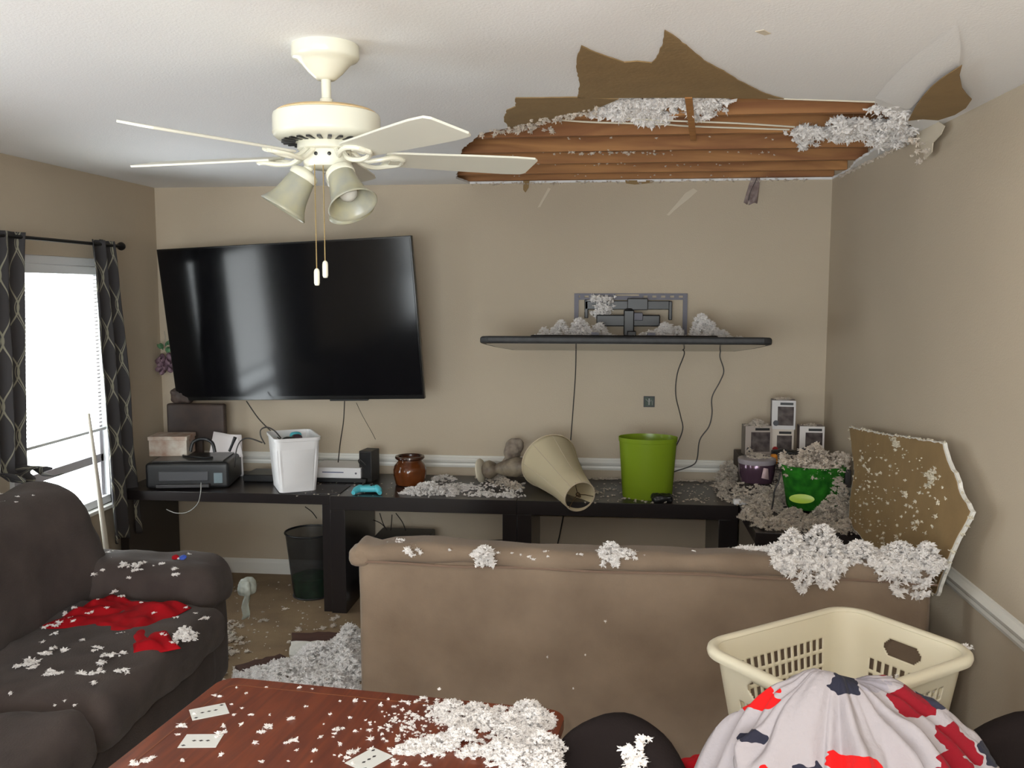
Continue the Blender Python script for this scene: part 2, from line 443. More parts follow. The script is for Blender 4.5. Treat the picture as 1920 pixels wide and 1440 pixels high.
# baseboards and chair rails
def rail(name, pts_prof, axis, a0, a1, base, sgn, m_=trimm):
    mb = MB(); n = len(pts_prof)
    vs = []
    for a in (a0, a1):
        for d, z in pts_prof:
            vs.append((a, base - sgn * d, z) if axis == 'x' else (base - sgn * d, a, z))
    fs = [(i, (i + 1) % n, n + (i + 1) % n, n + i) for i in range(n)] + [tuple(range(n)), tuple(range(2 * n - 1, n - 1, -1))]
    mb.add(vs, fs); return struct(mb.build(name, m_, smooth=False))
bb = [(0, 0), (.014, 0), (.014, .07), (.010, .082), (.004, .092), (0, .095)]
rail('baseboard_back', bb, 'x', XL, XR, YB, 1); rail('baseboard_left', bb, 'y', YF, YB - .02, XL, -1); rail('baseboard_right', bb, 'y', YF, YB - .02, XR, 1)
cr = [(0, .715), (.010, .717), (.014, .730), (.012, .742), (.020, .752), (.024, .764), (.018, .774), (.009, .782), (.007, .788), (0, .790)]
rail('trim_2', cr, 'x', XL, XR, YB, 1)['label'] = 'white chair rail along the back wall'
rail('trim_3', cr, 'y', YF, YB - .03, XR, 1)['label'] = 'white chair rail along the right wall'

# windows
def window(name, y0, y1, z0, z1, bars):
    f = MB()
    t = .045; x0, x1 = XL - .10, XL - .005
    f.box(x0, x1, y0, y0 + t, z0, z1).box(x0, x1, y1 - t, y1, z0, z1).box(x0, x1, y0, y1, z1 - t, z1).box(x0, x1, y0, y1, z0, z0 + t)
    e = bpy.data.objects.new(name, None); COL.objects.link(e); e.location = (XL, y0, z0); e['kind'] = 'structure'
    def add(mbx, nm, m_, **k):
        o = mbx.build(nm, m_, **k); o.parent = e; o.matrix_parent_inverse = Matrix.Translation(e.location).inverted(); return o
    add(f, 'window_frame', vinyl, bevel=.003)
    s_ = MB()
    for z in bars: s_.box(XL - .075, XL - .035, y0 + t, y1 - t, z - .024, z + .024)
    s_.box(XL - .075, XL - .035, y0 + t, y0 + t + .03, z0, z1).box(XL - .075, XL - .035, y1 - t - .03, y1 - t, z0, z1)
    add(s_, 'sash', greyvinyl, bevel=.003)
    si = MB(); si.box(XL - .03, XL + .035, y0 - .03, y1 + .03, z0 - .022, z0)
    add(si, 'window_sill', trimm, bevel=.004)
    g = MB(); g.box(XL - .058, XL - .055, y0 + t, y1 - t, z0 + t, z1 - t)
    gm = MATS.get('wg')
    if not gm:
        gm = bpy.data.materials.new('window_glass'); gm.use_nodes = True; nt = gm.node_tree
        tr = nt.nodes.new('ShaderNodeBsdfTransparent'); gl = nt.nodes.new('ShaderNodeBsdfGlossy'); gl.inputs['Roughness'].default_value = .02
        mx = nt.nodes.new('ShaderNodeMixShader'); mx.inputs[0].default_value = .06
        nt.links.new(tr.outputs[0], mx.inputs[1]); nt.links.new(gl.outputs[0], mx.inputs[2]); nt.links.new(mx.outputs[0], nt.nodes['Material Output'].inputs[0])
        MATS['wg'] = gm
    add(g, 'pane', gm, smooth=False)
    return e
window('window_1', *W1, [0.86]); window('window_2', *W2, [1.28])
portal('daylight_portal', (XL - .14, (W1[0] + W1[1]) / 2, (W1[2] + W1[3]) / 2), (0, -pi / 2, 0), W1[3] - W1[2], W1[1] - W1[0])
portal('daylight_portal', (XL - .14, (W2[0] + W2[1]) / 2, (W2[2] + W2[3]) / 2), (0, -pi / 2, 0), W2[3] - W2[2], W2[1] - W2[0])
portal('daylight_portal', ((W3[0] + W3[1]) / 2, YF - .14, (W3[2] + W3[3]) / 2), (pi / 2, 0, 0), W3[1] - W3[0], W3[3] - W3[2])

def blind(y0, y1, ztop, zbot, label):
    t = thing('window_blind', label, 'blind', (XL - .02, (y0 + y1) / 2, ztop))
    h = (y1 - y0) / 2
    MB().box(-.012, .022, -h, h, -.045, 0).build('headrail', vinyl, t, bevel=.004)
    s_ = MB(); z = -.06
    while z > zbot - ztop + .03:
        s_.add([(-.010, -h, z - .008), (.012, -h, z + .008), (.012, h, z + .008), (-.010, h, z - .008)], [(0, 1, 2, 3)]); z -= .021
    s_.build('slats', blindm, t, smooth=False)
    MB().box(-.010, .012, -h, h, zbot - ztop, zbot - ztop + .016).build('bottom_rail', vinyl, t, bevel=.003)
    return t
blind(W1[0] + .05, W1[1] - .05, W1[3] - .045, 1.02, 'white slatted blind lowered over the bright left window')
blind(W2[0] + .05, W2[1] - .05, W2[3] - .045, 1.30, 'white slatted blind on the nearer left window')

# ------------------------------------------------------------------ ceiling damage
for i, y in enumerate((3.14, 3.54, 3.95, 4.38, 4.79, 5.18, 5.47)):
    mb = MB(); mb.box(-1.45, XR - .001, y, y + .038, CZ + T, CZ + .225)
    o = mb.build('ceiling_joist', pine, smooth=False, bevel=.003)
    nm = ['nearest the camera, half behind the ceiling edge', 'second from the camera side', 'third from the camera side', 'middle one of the exposed span',
          'third from the back wall', 'second from the back wall', 'tight against the back wall'][i]
    tag(o, 'orange pine joist in the ceiling hole, ' + nm, 'joist', 'pine joists in the ceiling hole')
def slab(name, px, m_, label, cat, z0, z1, amp=.004, seed=1, plane=('z', CZ)):
    poly = jag([tuple(P(u, v, *plane)[:2]) for u, v in px], amp, seed, .025)
    mb = MB(); mb.prism([poly], lambda a, b, t: (a, b, t), z0, z1)
    return tag(mb.build(name, m_, smooth=False), label, cat)
slab('torn_drywall_paper', [(1083, 182), (1087, 155), (1081, 128), (1082, 105), (1090, 84), (1108, 93), (1140, 105), (1170, 115), (1195, 113), (1222, 116), (1230, 108), (1243, 80), (1246, 55), (1262, 64), (1292, 88), (1320, 112), (1350, 128), (1390, 152), (1430, 172), (1450, 179), (1470, 184), (1300, 181.5)],
     kraft, 'jagged brown kraft patch with two peaks torn open on the white ceiling', 'torn paper', CZ - .0035, CZ - .0005, .0018)
slab('torn_drywall_paper', [(967, 182), (1080, 181), (1160, 184), (1130, 197), (1108, 207), (1080, 217), (1040, 223), (1010, 228), (985, 233), (955, 241), (945, 224), (950, 205), (967, 198)],
     kraft, 'smaller brown kraft patch beside the fan at the hole corner', 'torn paper', CZ - .0035, CZ - .0005, .003, 5)
# hanging flap at the right wall
pts = [(1703, 226), (1716, 201), (1729, 182), (1745, 164), (1764, 148), (1785, 134), (1804, 122), (1799, 141), (1804, 165), (1812, 176), (1822, 186), (1811, 202), (1790, 215), (1759, 225), (1730, 223)]
mb = MB(); poly = [tuple(P(u, v, 'z', CZ - .02)[:2]) for u, v in pts]
mb.prism([poly], lambda a, b, t: (min(a, XR - .005), b, t), CZ - .0215, CZ - .0185)
tag(mb.build('torn_paper_flap', kraft, smooth=False), 'brown kraft flap curling down beside the right wall', 'torn paper')
A = [(1641, 184), (1662, 157), (1690, 128), (1722, 100), (1752, 78), (1790, 50)]
B = [(1704, 206), (1727, 185), (1762, 150), (1798, 122), (1802, 90), (1796, 50)]
mb = MB()
def curl(s_, t_):
    k = s_ * 5; i = min(int(k), 4); f_ = k - i
    a = Vector(A[i]).lerp(Vector(A[i + 1]), f_); b = Vector(B[i]).lerp(Vector(B[i + 1]), f_)
    q = a.lerp(b, t_); z = CZ - .0012 - .014 * sin(min(t_ * 1.2, 1) * pi / 2) * (1 - s_)
    p = P(q[0], q[1], 'z', z); p.x = min(p.x, XR - .004); return p
mb.grid(16, 9, curl)
tag(mb.build('peeled_ceiling_paper', ceilm), 'white ceiling paper sagging between the hole and the brown flap', 'torn paper')
mb = MB(); poly = jag([tuple(P(u, v, 'z', CZ)[:2]) for u, v in [(1416, 58), (1432, 55), (1446, 62), (1434, 65)]], .002, 3, .02)
mb.prism([poly], lambda a, b, t: (a, b, t), CZ - .002, CZ - .0003); tag(mb.build('ceiling_scrape', tape, smooth=False), 'small grey scrape mark on the ceiling above the hole', 'mark')
# hanging scrap of wall paper
mb = MB()
sc_px = [(1716, 240), (1735, 226), (1758, 226), (1772, 236), (1765, 252), (1750, 268), (1748, 285), (1736, 298), (1729, 280), (1722, 262)]
poly = [P(u, v, 'x', 1.235) for u, v in sc_px]
mb.prism([[(p.y, p.z) for p in poly]], lambda a, b, t: (t, a, b), 1.233, 1.236)
tag(mb.build('hanging_paper_scrap', tape, smooth=False), 'torn beige paper scrap hanging under the brown flap', 'torn paper')
# wood lath, cut edge and cables inside the hole
a, b = P(1291, 182, 'z', CZ - .003), P(1300, 262, 'z', CZ - .02)
mb = MB(); d = (b - a); mb.box(-.012, .012, 0, d.length, -.004, .004)
M_ = Matrix((d.cross(Vector((0, 0, 1))).normalized(), d.normalized(), d.cross(Vector((0, 0, 1))).cross(d).normalized())).transposed().to_4x4(); M_.translation = a
o = mb.build('wood_lath', lath, smooth=False); o.matrix_world = M_; tag(o, 'thin wooden lath hanging across the ceiling hole', 'lath')
for k, (pp, lb) in enumerate([([(1040, 224), (1110, 229), (1240, 233), (1300, 237), (1480, 243)], 'lower white cable strung across the ceiling hole'),
                              ([(1165, 221), (1250, 226), (1380, 231), (1490, 238)], 'upper white cable strung across the ceiling hole')]):
    mb = MB(); mb.tube([P(u, v, 'z', CZ + .006 - .004 * k) for u, v in pp], .0035, 6, smooth=6)
    tag(mb.build('white_cable', cordw), lb, 'cable')
mb = MB(); mb.tube([P(u, v, 'z', CZ + .001) for u, v in [(1440, 184), (1500, 186), (1560, 188), (1640, 191)]], .0035, 6)
tag(mb.build('torn_joint_tape', cordw), 'white strip of torn edge tape along the front of the hole', 'tape')

def px_heap(name, label, blobs, plane, m_=insu, extra=None, cat='insulation', kind='stuff'):
    """blobs: (u, v, half width m, half depth m, height m, count, tuft radius) standing on a plane"""
    mb = MB()
    for u, v, hx, hy, hz, n, r in blobs:
        p = P(u, v, *plane); heap(mb, p, (hx, hy, hz), n, r)
    if extra: extra(mb)
    o = mb.build(name, m_, smooth=False); tag(o, label, cat, None, kind); return o
def hang(mb, u0, v0, u1, v1, z, dz, n, r):
    """tufts clinging to the underside of the ceiling opening"""
    for i in range(n):
        t = _trnd.random(); p = P(u0 + (u1 - u0) * t, v0 + (v1 - v0) * t, 'z', z)
        k = _trnd.random(); tufts(mb, (p.x + _trnd.gauss(0, .018), p.y + _trnd.gauss(0, .03), z - dz * k * k * abs(noise.noise(p * 9)) * 2.2), r * _trnd.uniform(.5, 1.3), .9)
mb = MB()
for (u0, v0, u1, v1, n) in [(1150, 192, 1290, 190, 170), (1150, 205, 1255, 215, 150), (1165, 215, 1235, 224, 90), (1200, 225, 1235, 228, 16), (1110, 210, 1160, 198, 50), (1290, 190, 1355, 188, 60), (1300, 200, 1335, 205, 40), (1300, 222, 1330, 207, 16)]:
    hang(mb, u0, v0, u1, v1, CZ + .02, .03, n, .016)
tag(mb.build('attic_insulation', insu, smooth=False), 'white insulation bulging out behind the torn front edge of the ceiling hole', 'insulation', None, 'stuff')
mb = MB()
for (u0, v0, u1, v1, n) in [(1490, 243, 1690, 238, 170), (1520, 252, 1640, 248, 130), (1560, 225, 1660, 230, 60), (1500, 255, 1518, 275, 22), (1655, 200, 1705, 215, 60), (1670, 215, 1705, 262, 80), (1640, 262, 1700, 245, 50)]:
    hang(mb, u0, v0, u1, v1, CZ + .01, .05, n, .017)
tag(mb.build('attic_insulation', insu, smooth=False), 'white insulation clinging in the right end of the ceiling hole', 'insulation', None, 'stuff')
mb = MB()
for (u0, v0, u1, v1, n) in [(960, 238, 1110, 208, 60), (905, 252, 1000, 238, 22), (1020, 232, 1025, 245, 5), (1715, 262, 1726, 290, 10), (1725, 290, 1726, 308, 7)]:
    hang(mb, u0, v0, u1, v1, CZ - .004 if u0 < 1500 else 2.33, .02, n, .010)
for i in range(70):
    u = _trnd.uniform(960, 1480); v = _trnd.choice([258, 285, 287, 289, 308, 310, 328, 330]); tufts(mb, P(u, v + _trnd.gauss(0, 1.5), 'z', CZ + .008), _trnd.uniform(.002, .006))
for i in range(26):
    u = _trnd.uniform(1030, 1260); tufts(mb, P(u, 287 + _trnd.gauss(0, 2), 'z', CZ + .008), _trnd.uniform(.005, .010))
for i in range(120):
    t = _trnd.random(); p = Vector((XR - .012, 5.3 - 1.35 * t, CZ - .003 - _trnd.random() * .012)); tufts(mb, p, _trnd.uniform(.004, .011))
for i in range(150):
    p = Vector((-.85 + 2.0 * _trnd.random(), YB - .012, CZ + .006 - _trnd.random() * .016)); tufts(mb, p, _trnd.uniform(.003, .008))
tag(mb.build('insulation_crumbs', insg, smooth=False), 'dusty insulation crumbs caught along the torn edges of the hole', 'insulation', None, 'stuff')

# torn tape on the back wall under the hole
def walltear(name, px, label, m_=tape, th=.003, cat='torn tape', d=0):
    poly = [P(u, v, 'y', YB - .004 - d) for u, v in px]
    mb = MB(); mb.prism([[(p.x, p.z) for p in poly]], lambda a, b, t: (a, t, b), YB - .001 - d - th, YB - .001 - d)
    return tag(mb.build(name, m_, smooth=False), label, cat)
walltear('wall_tear', [(1028, 352), (1033, 354), (1013, 388), (1008, 389)], 'faint short torn tape streak left on the back wall below the hole')
walltear('wall_tear', [(1300, 353), (1308, 358), (1290, 374), (1264, 395), (1255, 404), (1250, 403), (1270, 380), (1285, 362)], 'long pale tape tear slanting on the back wall below the hole')
walltear('hanging_paper_scrap', [(981, 338), (993, 338), (991, 352), (985, 361), (981, 356)], 'small dark paper scrap hanging from the hole near the fan blade', kraft, .004, 'torn paper', .004)
walltear('wall_tear', [(1172, 338), (1230, 338), (1222, 343), (1190, 346), (1174, 344)], 'brown scuff of exposed board at the top of the back wall', kraft)
# clear plastic junction cover hanging at the hole edge
t = thing('hanging_plastic_bag', 'small cloudy plastic bag dangling at the top of the back wall', 'bag', P(1415, 326, 'y', YB - .02))
bagm = mat('cloudy_plastic', (0.55, 0.46, 0.44), .25, tcol=.4, col2=(.25, .17, .16), vscale=40)
mb = MB(); mb.grid(13, 13, lambda a, b: ((a - .5) * (.045 + .035 * b) + .012 - .03 * b, .012 + .010 * sin(a * 9 + b * 5) * b, -.17 * b + .006 * cos(a * 8)))
mb.build('bag_film', bagm, t, solid=.001)
mb = MB(); mb.tube([(0.01, .01, .02), (.015, .012, -.02), (-.02, .008, -.1), (-.03, .01, -.15)], .002, 5, smooth=5); mb.build('drawstring', cordm, t)

# ------------------------------------------------------------------ ceiling fan
FX, FY = -0.745, 2.40
fan = thing('ceiling_fan', 'white five-blade ceiling fan with glass shades hanging from the ceiling', 'ceiling fan', (FX, FY, CZ))
z0 = CZ
MB().lathe([(.086, 0), (.088, -.006), (.088, -.030), (.083, -.037), (.072, -.041), (.062, -.050), (.045, -.070), (.030, -.083), (.024, -.088)], 40).build('canopy', fanm, fan)
MB().lathe([(.0125, -.085), (.0125, -.135), (.017, -.137), (.017, -.152), (.013, -.153)], 24).build('downrod', fanm, fan)
MB().lathe([(.018, -.147), (.040, -.151), (.056, -.158), (.075, -.163), (.120, -.166), (.130, -.172), (.130, -.176)], 48).build('motor_cap', fangold, fan)
MB().lathe([(.126, -.172), (.138, -.178), (.140, -.186), (.140, -.222), (.141, -.226), (.138, -.234), (.128, -.242), (.095, -.249), (.05, -.252)], 56).build('motor_housing', fanm, fan)
mb = MB()
for i in range(26):
    a = 2 * pi * i / 26; R_ = Matrix.Rotation(a, 4, 'Z')
    mb.box(.082, .118, -.0048, .0048, -.2515, -.2465, R_)
mb.build('cooling_vents', blackp, fan, smooth=False)
MB().lathe([(.075, -.250), (.078, -.256), (.078, -.268), (.072, -.272)], 40).build('flywheel', fanm, fan)
MB().lathe([(.060, -.268), (.0625, -.274), (.0625, -.305), (.058, -.313), (.040, -.318), (.010, -.320)], 40).build('switch_housing', fanm, fan)
for a in (-1.75, -1.2, -2.9, -.3): MB().lathe([(.005, 0), (.005, .003), (.003, .004)], 10, M_=aim((.0615 * cos(a), .0615 * sin(a), -.285), (cos(a), sin(a), 0))).build('set_screw', blackp, fan)
BZ = -.285
for i in range(5):
    a = radians(26 + 72 * i); R_ = Matrix.Rotation(a, 4, 'Z') @ Matrix.Translation((0, 0, -.284)) @ Matrix.Rotation(radians(-12), 4, 'X')
    mb = MB(); pr_ = []
    xs = [.15, .17, .25, .38, .51, .565, .577]
    ws = [.045, .050, .054, .062, .067, .064, .050]
    poly = [(x, w_) for x, w_ in zip(xs, ws)] + [(x, -w_) for x, w_ in zip(reversed(xs), reversed(ws))]
    mb.prism([poly], lambda a_, b_, t_: R_ @ Vector((a_, b_, t_)), -.003, .003)
    mb.build('fan_blade', bladem, fan, smooth=False, bevel=.0015)
    mb = MB()
    for s_ in (-1, 1):
        mb.tube([(.062, s_ * .010, .014), (.095, s_ * .014, -.012), (.13, s_ * .030, -.014), (.165, s_ * .034, -.008), (.195, s_ * .020, -.007), (.20, 0, -.007)], [.007] * 4 + [.006] * 21 if 0 else .0065, 8, M_=R_, smooth=5)
    mb.box(.165, .205, -.016, .016, -.010, -.003, R_)
    mb.build('blade_iron', fanm, fan)
for k, az in enumerate((197, -43, 77)):
    a = radians(az); tl = radians(32 if k == 0 else 35)
    d = Vector((cos(a) * sin(tl), sin(a) * sin(tl), -cos(tl)))
    base = Vector((cos(a) * .040, sin(a) * .040, -.300))
    neck = base + d * .035
    arm = MB(); arm.tube([base - d * .0, base + d * .03], .013, 16); 
    M_ = aim(neck, d)
    arm.lathe([(.014, -.012), (.033, -.004), (.038, .002), (.038, .014), (.036, .016)], 32, M_=M_)
    arm.build('lamp_holder', fanm, fan)
    g = MB()
    prof = [(.031, .008), (.033, .014), (.036, .03), (.039, .05), (.043, .07), (.049, .088), (.058, .104), (.064, .112)]
    g.lathe(prof, 40, M_=M_, close=False)
    gs = g.build('glass_shade', glassb, fan, solid=.003)
    b_ = MB(); b_.lathe([(.012, .010), (.013, .03), (.022, .05), (.026, .065), (.022, .082), (.010, .092), (.002, .094)], 20, M_=M_)
    b_.build('bulb', mat('bulb_glass', (.75, .75, .70), .3, tcol=.3), gs)
for (dx, dy, z1, r) in ((-.018, -.055, -.585, 0), (.004, -.052, -.565, 0)):
    mb = MB(); mb.tube([(dx, dy, -.300), (dx, dy, z1)], .0013, 6)
    n = 60
    for j in range(n): mb.lathe([(.0004, -.0017), (.0020, 0), (.0004, .0017)], 6, c=(dx, dy, -.31 + (z1 + .31) * j / n))
    pc = mb.build('pull_chain', mat('brass_chain', (.55, .42, .2), .35, metal=.8), fan)
    MB().lathe([(.003, .006), (.0065, .002), (.0075, -.004), (.0075, -.032), (.0055, -.038), (.001, -.039)], 16, c=(dx, dy, z1)).build('chain_pull', fanm, pc)

# ------------------------------------------------------------------ televisions
ca, sa, cb, sb, cc, ss = cos(.105), sin(.105), cos(-.037), sin(-.037), cos(-.141), sin(-.141)
MT = (Matrix(((cc, -ss, 0), (ss, cc, 0), (0, 0, 1))) @ Matrix(((1, 0, 0), (0, ca, -sa), (0, sa, ca))) @ Matrix(((cb, 0, sb), (0, 1, 0), (-sb, 0, cb)))).to_4x4()
MT.translation = Vector((-1.8747, 5.1967, 1.6166))
tv = thing('television', 'large black flat television hanging crooked on the left of the back wall', 'television', M_=MT)
hw, hh = .81, .4635
mb = MB(); mb.box(-hw, hw, .002, .028, -hh, hh); mb.build('tv_frame', bezel, tv, bevel=.003)
mb = MB(); mb.box(-hw + .010, hw - .010, -.001, .003, -hh + .024, hh - .010); mb.build('tv_screen', screen, tv, smooth=False)
mb = MB(); mb.box(-.62, .62, .026, .060, -.38, .30); mb.build('tv_back_cover', blackp, tv, bevel=.012)
mb = MB(); mb.box(.22, .46, -.002, .022, -hh - .008, -hh + .002); mb.build('sensor_bar', blackp, tv, bevel=.002)
wm = thing('wall_mount', 'black wall bracket behind the large crooked television', 'wall mount', (-1.87, YB - .002, 1.62))
mb = MB(); mb.box(-.28, .28, -.02, 0, -.18, .18).box(-.05, .05, -.20, -.02, -.05, .05).box(-.25, .25, -.225, -.195, -.1, .1); mb.build('bracket', blackp, wm)

# second tv: lying almost flat, screen down
t2 = thing('television', 'black flat television folded flat off its bracket with insulation on its back', 'television', (.075, 5.36, 1.455))
ang = math.atan2(1.535 - 1.455, 4.70 - 5.36)
R_ = Matrix.Rotation(-math.atan2(.080, .66), 4, 'X') 
L2 = .665; W2_ = .75
def tp(a, b, t_): return R_ @ Vector((a, -b, t_))
outl = [(-W2_ + .10, 0), (-W2_ + .03, .30), (-W2_ + .006, .52), (-W2_, .60), (-W2_ + .01, .645), (-W2_ + .05, L2), (W2_ - .05, L2), (W2_ - .01, .645), (W2_, .60), (W2_ - .006, .52), (W2_ - .03, .30), (W2_ - .10, 0)]
mb = MB(); mb.prism([outl], tp, 0, .036); mb.build('tv_frame', tvdust, t2, smooth=False, bevel=.010)
mb = MB(); mb.prism([[(a * .96, .03 + (b) * .93) for a, b in outl]], tp, -.002, .002); mb.build('tv_screen', screen, t2, smooth=False)
mb = MB(); mb.prism([rect(-.5, .5, .05, .45)], tp, .034, .058); mb.build('tv_back_cover', blackp, t2, bevel=.01)
for a in (-.17, .13):
    mb = MB(); mb.prism([rect(a, a + .04, .05, .42)], tp, .056, .075); mb.build('mounting_strap', steel, t2, smooth=False)
# wall bracket with scissor arms
m2 = thing('wall_mount', 'grey slotted wall bracket with black folding arms above the flat television', 'wall mount', (.124, YB - .002, 1.66))
mb = MB()
slots = [rect(-.325 + .052 * i, -.300 + .052 * i, -.006, .006) for i in (0, 1)] + [rect(.075 + .052 * i, .100 + .052 * i, -.006, .006) for i in range(5)] + [rect(-.09, .05, .004, .014)]
mb.prism([rect(-.334, .334, -.019, .019)] + slots, lambda a, b, t_: (a, t_, b + .108), -.012, -.004)
mb.prism([rect(-.334, .334, -.017, .017)] + slots[:7], lambda a, b, t_: (a, t_, b - .165), -.012, -.004)
for s_ in (-1, 1): mb.box(s_ * .334 - (.026 if s_ > 0 else 0), s_ * .334 + (0 if s_ > 0 else .026), -.014, -.002, -.182, .125)
mb.build('wall_plate', steel, m2, smooth=False)
mb = MB(); mb.box(-.27, .235, -.05, -.014, .032, .084); mb.box(-.272, -.250, -.05, -.012, -.02, .09).box(.222, .243, -.055, -.012, -.03, .082).box(-.02, .10, -.09, -.014, .03, .098)
mb.build('upper_arm', blackp, m2, bevel=.004)
mb = MB(); mb.box(-.20, .17, -.11, -.06, -.065, .002); mb.box(-.04, .02, -.13, -.014, -.12, .03); mb.lathe([(.02, -.12), (.024, -.11), (.024, .03), (.018, .04)], 16, c=(-.01, -.10, 0))
mb.build('lower_arm', blackp, m2, bevel=.006)
mb = MB(); mb.box(-.012, .010, -.075, -.050, .02, .085).box(.0, .07, -.12, -.05, -.03, .015); mb.build('pivot_link', steel, m2, bevel=.003)
mb = MB(); mb.box(-.17, .18, -.30, -.10, -.135, -.118); mb.box(-.02, .03, -.2, -.10, -.13, -.09); mb.build('tilt_plate', blackp, m2, bevel=.004)
def tvp(x, yb): return R_ @ Vector((x, -yb, .036)) + Vector(t2.location)
mb = MB()
for x, yb, hx, hy, hz, n in [(-.43, .14, .07, .06, .07, 50), (-.36, .2, .09, .08, .08, 90), (-.24, .2, .10, .09, .11, 160), (-.13, .16, .09, .08, .09, 110), (.21, .2, .11, .09, .11, 190), (.12, .12, .08, .05, .05, 50), (.30, .16, .07, .06, .08, 60),
                             (.45, .2, .11, .09, .12, 190), (.55, .2, .06, .06, .06, 50), (.64, .2, .04, .04, .05, 24), (0, .3, .3, .1, .02, 60)]:
    heap(mb, tvp(x, yb), (hx * 1.1, hy, hz * 1.5), int(n * 1.6), .017)
tag(mb.build('insulation_pile', insu, smooth=False), 'white insulation heaped on the back of the flat-lying television', 'insulation', None, 'stuff')
mb = MB(); c_ = P(1128, 583, 'y', YB - .06)
for i in range(110): tufts(mb, (c_.x + _trnd.gauss(0, .035), YB - .055 + _trnd.uniform(-.05, .03), c_.z + _trnd.uniform(-.035, .085)), _trnd.uniform(.008, .018), .9)
for i in range(16): tufts(mb, (c_.x + .02 + _trnd.gauss(0, .008), YB - .06, c_.z - .03 - i * .005), _trnd.uniform(.006, .012), 1)
tag(mb.build('insulation_clump', insu, smooth=False), 'white insulation clump caught on top of the grey wall bracket', 'insulation', None, 'stuff')
for pp, y, lb in [([(1080, 655), (1079, 700), (1075, 760), (1070, 825)], 5.2, 'thin black cord hanging from the flat television to the lampshade'),
                  ([(1279, 655), (1283, 664), (1270, 700), (1267, 740), (1276, 780), (1280, 805), (1268, 835), (1255, 850)], 5.2, 'black cord dropping from the flat television into the lime bin'),
                  ([(1351, 657), (1350, 670), (1357, 695), (1350, 715), (1335, 745), (1335, 775), (1329, 800), (1312, 825), (1307, 860), (1297, 873), (1265, 884), (1240, 893)], 5.3, 'wavy black cord, rightmost of those under the flat television')]:
    mb = MB(); iv = t2.matrix_world.inverted() if 0 else Matrix.Translation(-Vector(t2.location)); mb.tube([iv @ P(u, v, 'y', y) for u, v in pp], .0034, 6, smooth=6); mb.build('power_cord', cordm, t2)
mb = MB(); mb.tube([P(1056, 968, 'y', 5.3), P(1050, 1000, 'y', 5.3), P(1044, 1028, 'y', 5.3), P(1040, 1060, 'y', 5.3)], .004, 6, smooth=4); o = mb.build('power_cord', cordm, t2); o.matrix_parent_inverse = Matrix.Translation(-Vector(t2.location))
for pp, y, r, lb, cm in [([(462, 752), (485, 785), (510, 810), (528, 826)], 5.15, .0034, 'black cord from the crooked television down to the white bin', cordm),
                 ([(646, 752), (644, 790), (638, 830), (634, 867)], 5.25, .0034, 'black cord from the crooked television to the white console', cordm),
                 ([(668, 755), (680, 780), (698, 812), (704, 824)], 5.35, .0015, 'hair-thin cord from the crooked television to the black tower', cordm),
                 ([(497, 833), (489, 818), (489, 806), (500, 801), (515, 808), (527, 822)], 5.0, .0040, 'small looped cable standing above the white bin', cordm),
                 ([(440, 876), (443, 845), (452, 826), (468, 822), (492, 830)], 5.05, .0040, 'arched dark cable between the printer and the white bin', cordm)]:
    mb = MB()
    if 'television' in lb:
        mb.tube([MT.inverted() @ P(u, v, 'y', y) for u, v in pp], r, 6, smooth=6); mb.build('power_cord', cm, tv)
    else:
        mb.tube([P(u, v, 'y', y) for u, v in pp], r, 6, smooth=6); tag(mb.build('loose_cable', cm), lb, 'cable')
# wall box
t = thing('wall_outlet', 'open black wall outlet box under the flat television', 'outlet', P(1217, 753, 'y', YB))
mb = MB(); mb.prism([rect(-.033, .033, -.033, .033), rect(-.027, .027, -.027, .027)], lambda a, b, t_: (a, t_, b), -.006, -.001); mb.build('box_rim', darkp, t, smooth=False)
mb = MB(); mb.box(-.028, .028, -.004, -.0015, -.028, .028); mb.build('box_back', mat('outlet_inside', (.07, .10, .075), .6, var=.6, vscale=60), t, smooth=False)
mb = MB(); mb.tube([(-.02, -.006, .015), (0, -.012, 0), (.015, -.008, .01), (.02, -.006, -.02)], .002, 6, smooth=4); mb.box(-.004, .004, -.008, -.003, -.02, .02); mb.build('wires', cordg, t)
# hanging ornament at the left corner
t = thing('hanging_ornament', 'purple and green artificial flower ornament hanging beside the large television', 'ornament', (XL + .035, 5.46, 1.36))
mb = MB()
for i in range(16):
    a = i * 2.4; M_ = Matrix.Translation((.02 * cos(a) + .03, .015 * sin(a) - .02, .0 - .006 * i + .02)) @ Matrix.Rotation(a, 4, 'Z') @ Matrix.Rotation(.8, 4, 'Y')
    mb.lathe([(.001, 0), (.022, .008), (.028, .022), (.020, .036)], 8, M_=M_, close=False, sy=.6)
mb.build('petals', mat('purple_petals', (.22, .13, .17), .6, var=.5, vscale=50), t, solid=.001)
mb = MB()
for i in range(7):
    a = i * 1.1; M_ = Matrix.Translation((.03 + .012 * cos(a), -.02, .06 + .008 * i)) @ Matrix.Rotation(a, 4, 'Z') @ Matrix.Rotation(.9, 4, 'Y')
    mb.lathe([(.001, 0), (.012, .012), (.010, .03), (.001, .042)], 6, M_=M_, close=False, sy=.3)
mb.build('leaves', mat('green_leaves', (.09, .22, .10), .6, var=.4, vscale=50), t, solid=.001)
mb = MB(); mb.tube([(.03, -.01, .1), (.03, .0, .16), (.01, .03, .19)], .0015, 6); mb.build('hook', cordg, t)

